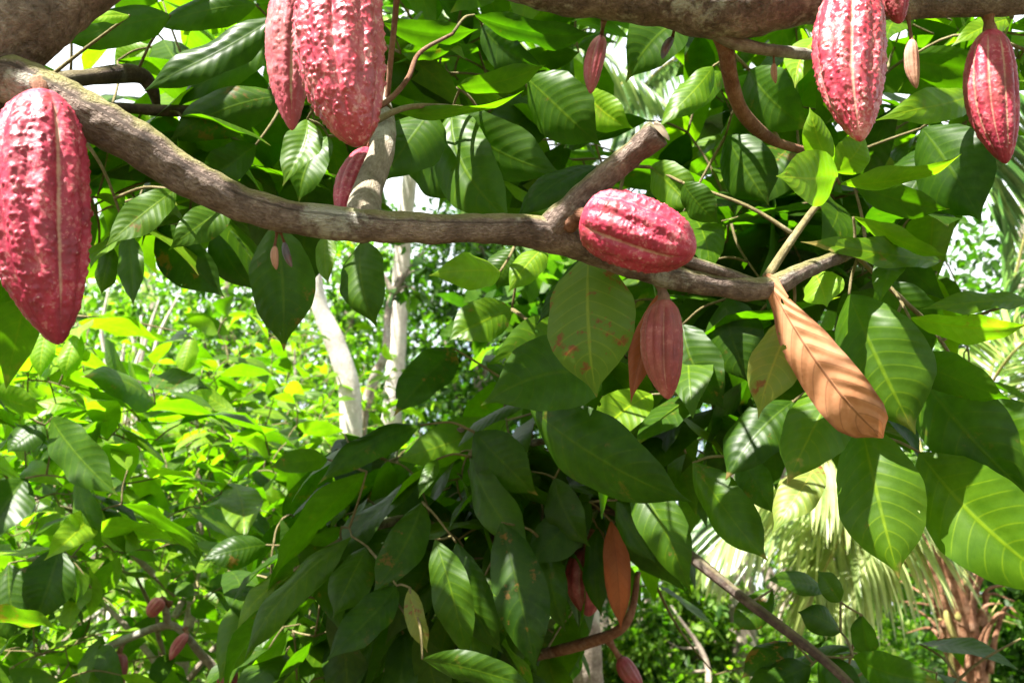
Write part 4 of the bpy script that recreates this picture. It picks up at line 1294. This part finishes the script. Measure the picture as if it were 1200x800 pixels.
# ================================================================== trees behind
def forest_tree(px, d, top, rad, label, n, L=.16, rnd=(.15, .6), seed=0, low=None, trunk=M_bark_grey):
    rgc = np.random.default_rng(seed)
    t = P(px, top, d)
    h = t[2]
    base = np.array([t[0], t[1], 0.0])
    root = empty('forest_tree', tuple(base), label, 'tree', 'trees behind the cocoa grove')
    g = Geo()
    ln = rgc.normal(0, .15, 2)
    path = smooth_path([[base[0], base[1], -.1, .03 * h], [base[0] + ln[0], base[1] + ln[1], h * .35, .022 * h], [base[0] + ln[0] * 2, base[1], h * .65, .014 * h], [base[0] + ln[0], base[1], h * .93, .004 * h]], 6)
    g.tube(path, 10, .15, seed, 4)
    g.build('trunk', trunk, root)
    low = .25 if low is None else low
    blobs = []
    nb = 9
    for i in range(nb):
        az = i * 2.4 + rgc.uniform(0, .6)
        f = (i + .5) / nb
        z = h * (low + (1 - low) * f) - rad * .25
        rr = rad * (1.0 - .75 * abs(f - .4)) * rgc.uniform(.45, .62)
        off = rad * (1.1 - .95 * f) * rgc.uniform(.4, .8)
        c = np.array([base[0] + math.cos(az) * off, base[1] + math.sin(az) * off, z])
        blobs.append((c, rr))
        g = Geo()
        s0 = path[min(len(path) - 1, int(len(path) * max(.1, f * .8)))]
        g.tube(smooth_path([[*s0[:3], s0[3] * .5], [*((s0[:3] + c) / 2 + [0, 0, -.05 * h]), s0[3] * .35], [*c, .006]], 4), 7, .1, i)
        g.build('limb', trunk, root)
    crown_mesh(root, blobs, n, L, rgc, rnd)
    return root


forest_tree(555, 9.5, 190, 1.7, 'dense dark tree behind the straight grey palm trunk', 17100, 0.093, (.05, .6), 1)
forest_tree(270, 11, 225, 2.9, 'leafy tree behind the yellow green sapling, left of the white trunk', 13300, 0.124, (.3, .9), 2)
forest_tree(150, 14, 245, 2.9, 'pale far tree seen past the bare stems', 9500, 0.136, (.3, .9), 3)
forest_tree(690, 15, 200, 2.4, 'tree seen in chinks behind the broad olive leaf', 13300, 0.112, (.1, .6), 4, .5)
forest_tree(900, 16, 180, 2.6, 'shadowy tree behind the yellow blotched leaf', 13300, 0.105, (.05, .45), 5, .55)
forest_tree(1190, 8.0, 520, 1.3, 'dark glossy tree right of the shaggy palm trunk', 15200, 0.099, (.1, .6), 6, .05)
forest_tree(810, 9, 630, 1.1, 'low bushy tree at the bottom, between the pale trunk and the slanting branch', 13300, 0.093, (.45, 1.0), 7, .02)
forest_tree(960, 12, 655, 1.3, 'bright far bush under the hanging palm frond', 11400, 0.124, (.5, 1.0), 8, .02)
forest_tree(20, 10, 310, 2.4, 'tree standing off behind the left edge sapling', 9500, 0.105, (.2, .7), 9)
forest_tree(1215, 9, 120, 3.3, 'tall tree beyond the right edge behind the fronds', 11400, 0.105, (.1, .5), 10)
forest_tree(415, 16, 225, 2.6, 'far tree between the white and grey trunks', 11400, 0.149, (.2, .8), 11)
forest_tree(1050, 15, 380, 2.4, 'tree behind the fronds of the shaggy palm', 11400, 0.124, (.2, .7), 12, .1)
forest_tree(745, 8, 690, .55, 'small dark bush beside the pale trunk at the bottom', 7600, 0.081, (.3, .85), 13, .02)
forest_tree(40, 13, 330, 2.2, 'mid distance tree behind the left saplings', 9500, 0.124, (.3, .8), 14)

# far wood: one mass nobody could count
rgc = np.random.default_rng(77)
blobs = []
for i in range(90):
    a = R(rgc.uniform(-75, 75))
    dist = rgc.uniform(26, 44)
    z = rgc.uniform(.5, 5.0)
    blobs.append((np.array([math.sin(a) * dist, math.cos(a) * dist, z]), rgc.uniform(1.6, 3.0)))
root = empty('distant_forest', (0, 35, 0), None, None)
o = crown_mesh(root, blobs, 26000, .5, rgc, (.2, .8), sub=.5)
bpy.data.objects.remove(root)
o.name = 'distant_forest'
o.location = (0, 0, 0)
tag(o, 'far green wood closing the view behind all the trees', 'forest', None, 'stuff')


# ================================================================== ground
k = NT('ground_soil_grass')
p = k.pos()
n1 = k.noise(.6, 5, .6, p); n2 = k.noise(9, 5, .65, p); n3 = k.noise(60, 3, .7, p)
f = k.math('ADD', k.math('MULTIPLY', n1, .6), k.math('MULTIPLY', n2, .4))
c = k.ramp(f, [(.36, (.07, .045, .028)), (.5, (.10, .07, .04)), (.56, (.05, .075, .015)), (.7, (.035, .06, .012))])
c = k.mix(k.math('MULTIPLY', k.smooth(n3, .55, .7), .6), c, (.16, .11, .07))
M_ground = k.done(k.principled(c, .95, k.bump(k.math('ADD', n2, k.math('MULTIPLY', n3, .4)), .8, .05), .2))
N_ = 120
r = np.concatenate([np.linspace(0, 20, 60), np.geomspace(21, 600, 60)])
th = np.linspace(0, 2 * math.pi, 96, endpoint=False)
rrg, tt = np.meshgrid(r, th, indexing='ij')
X, Y = rrg * np.cos(tt), rrg * np.sin(tt)
Z = np.zeros_like(X)
for i in range(X.shape[0]):
    for j in range(X.shape[1]):
        Z[i, j] = .05 * noise.noise(Vector((X[i, j] * .6, Y[i, j] * .6, 0))) if i > 0 else 0
i, j = np.meshgrid(np.arange(len(r) - 1), np.arange(96), indexing='ij')
j2 = (j + 1) % 96
Fc = np.stack([i * 96 + j, (i + 1) * 96 + j, (i + 1) * 96 + j2, i * 96 + j2], -1).reshape(-1, 4)
me = mesh_np('ground', np.stack([X, Y, Z], -1).reshape(-1, 3), Fc, M_ground, np.zeros((X.size, 2)))
o = link('ground', me)
tag(o, 'bare soil and short grass under the trees', 'ground', None, 'structure')
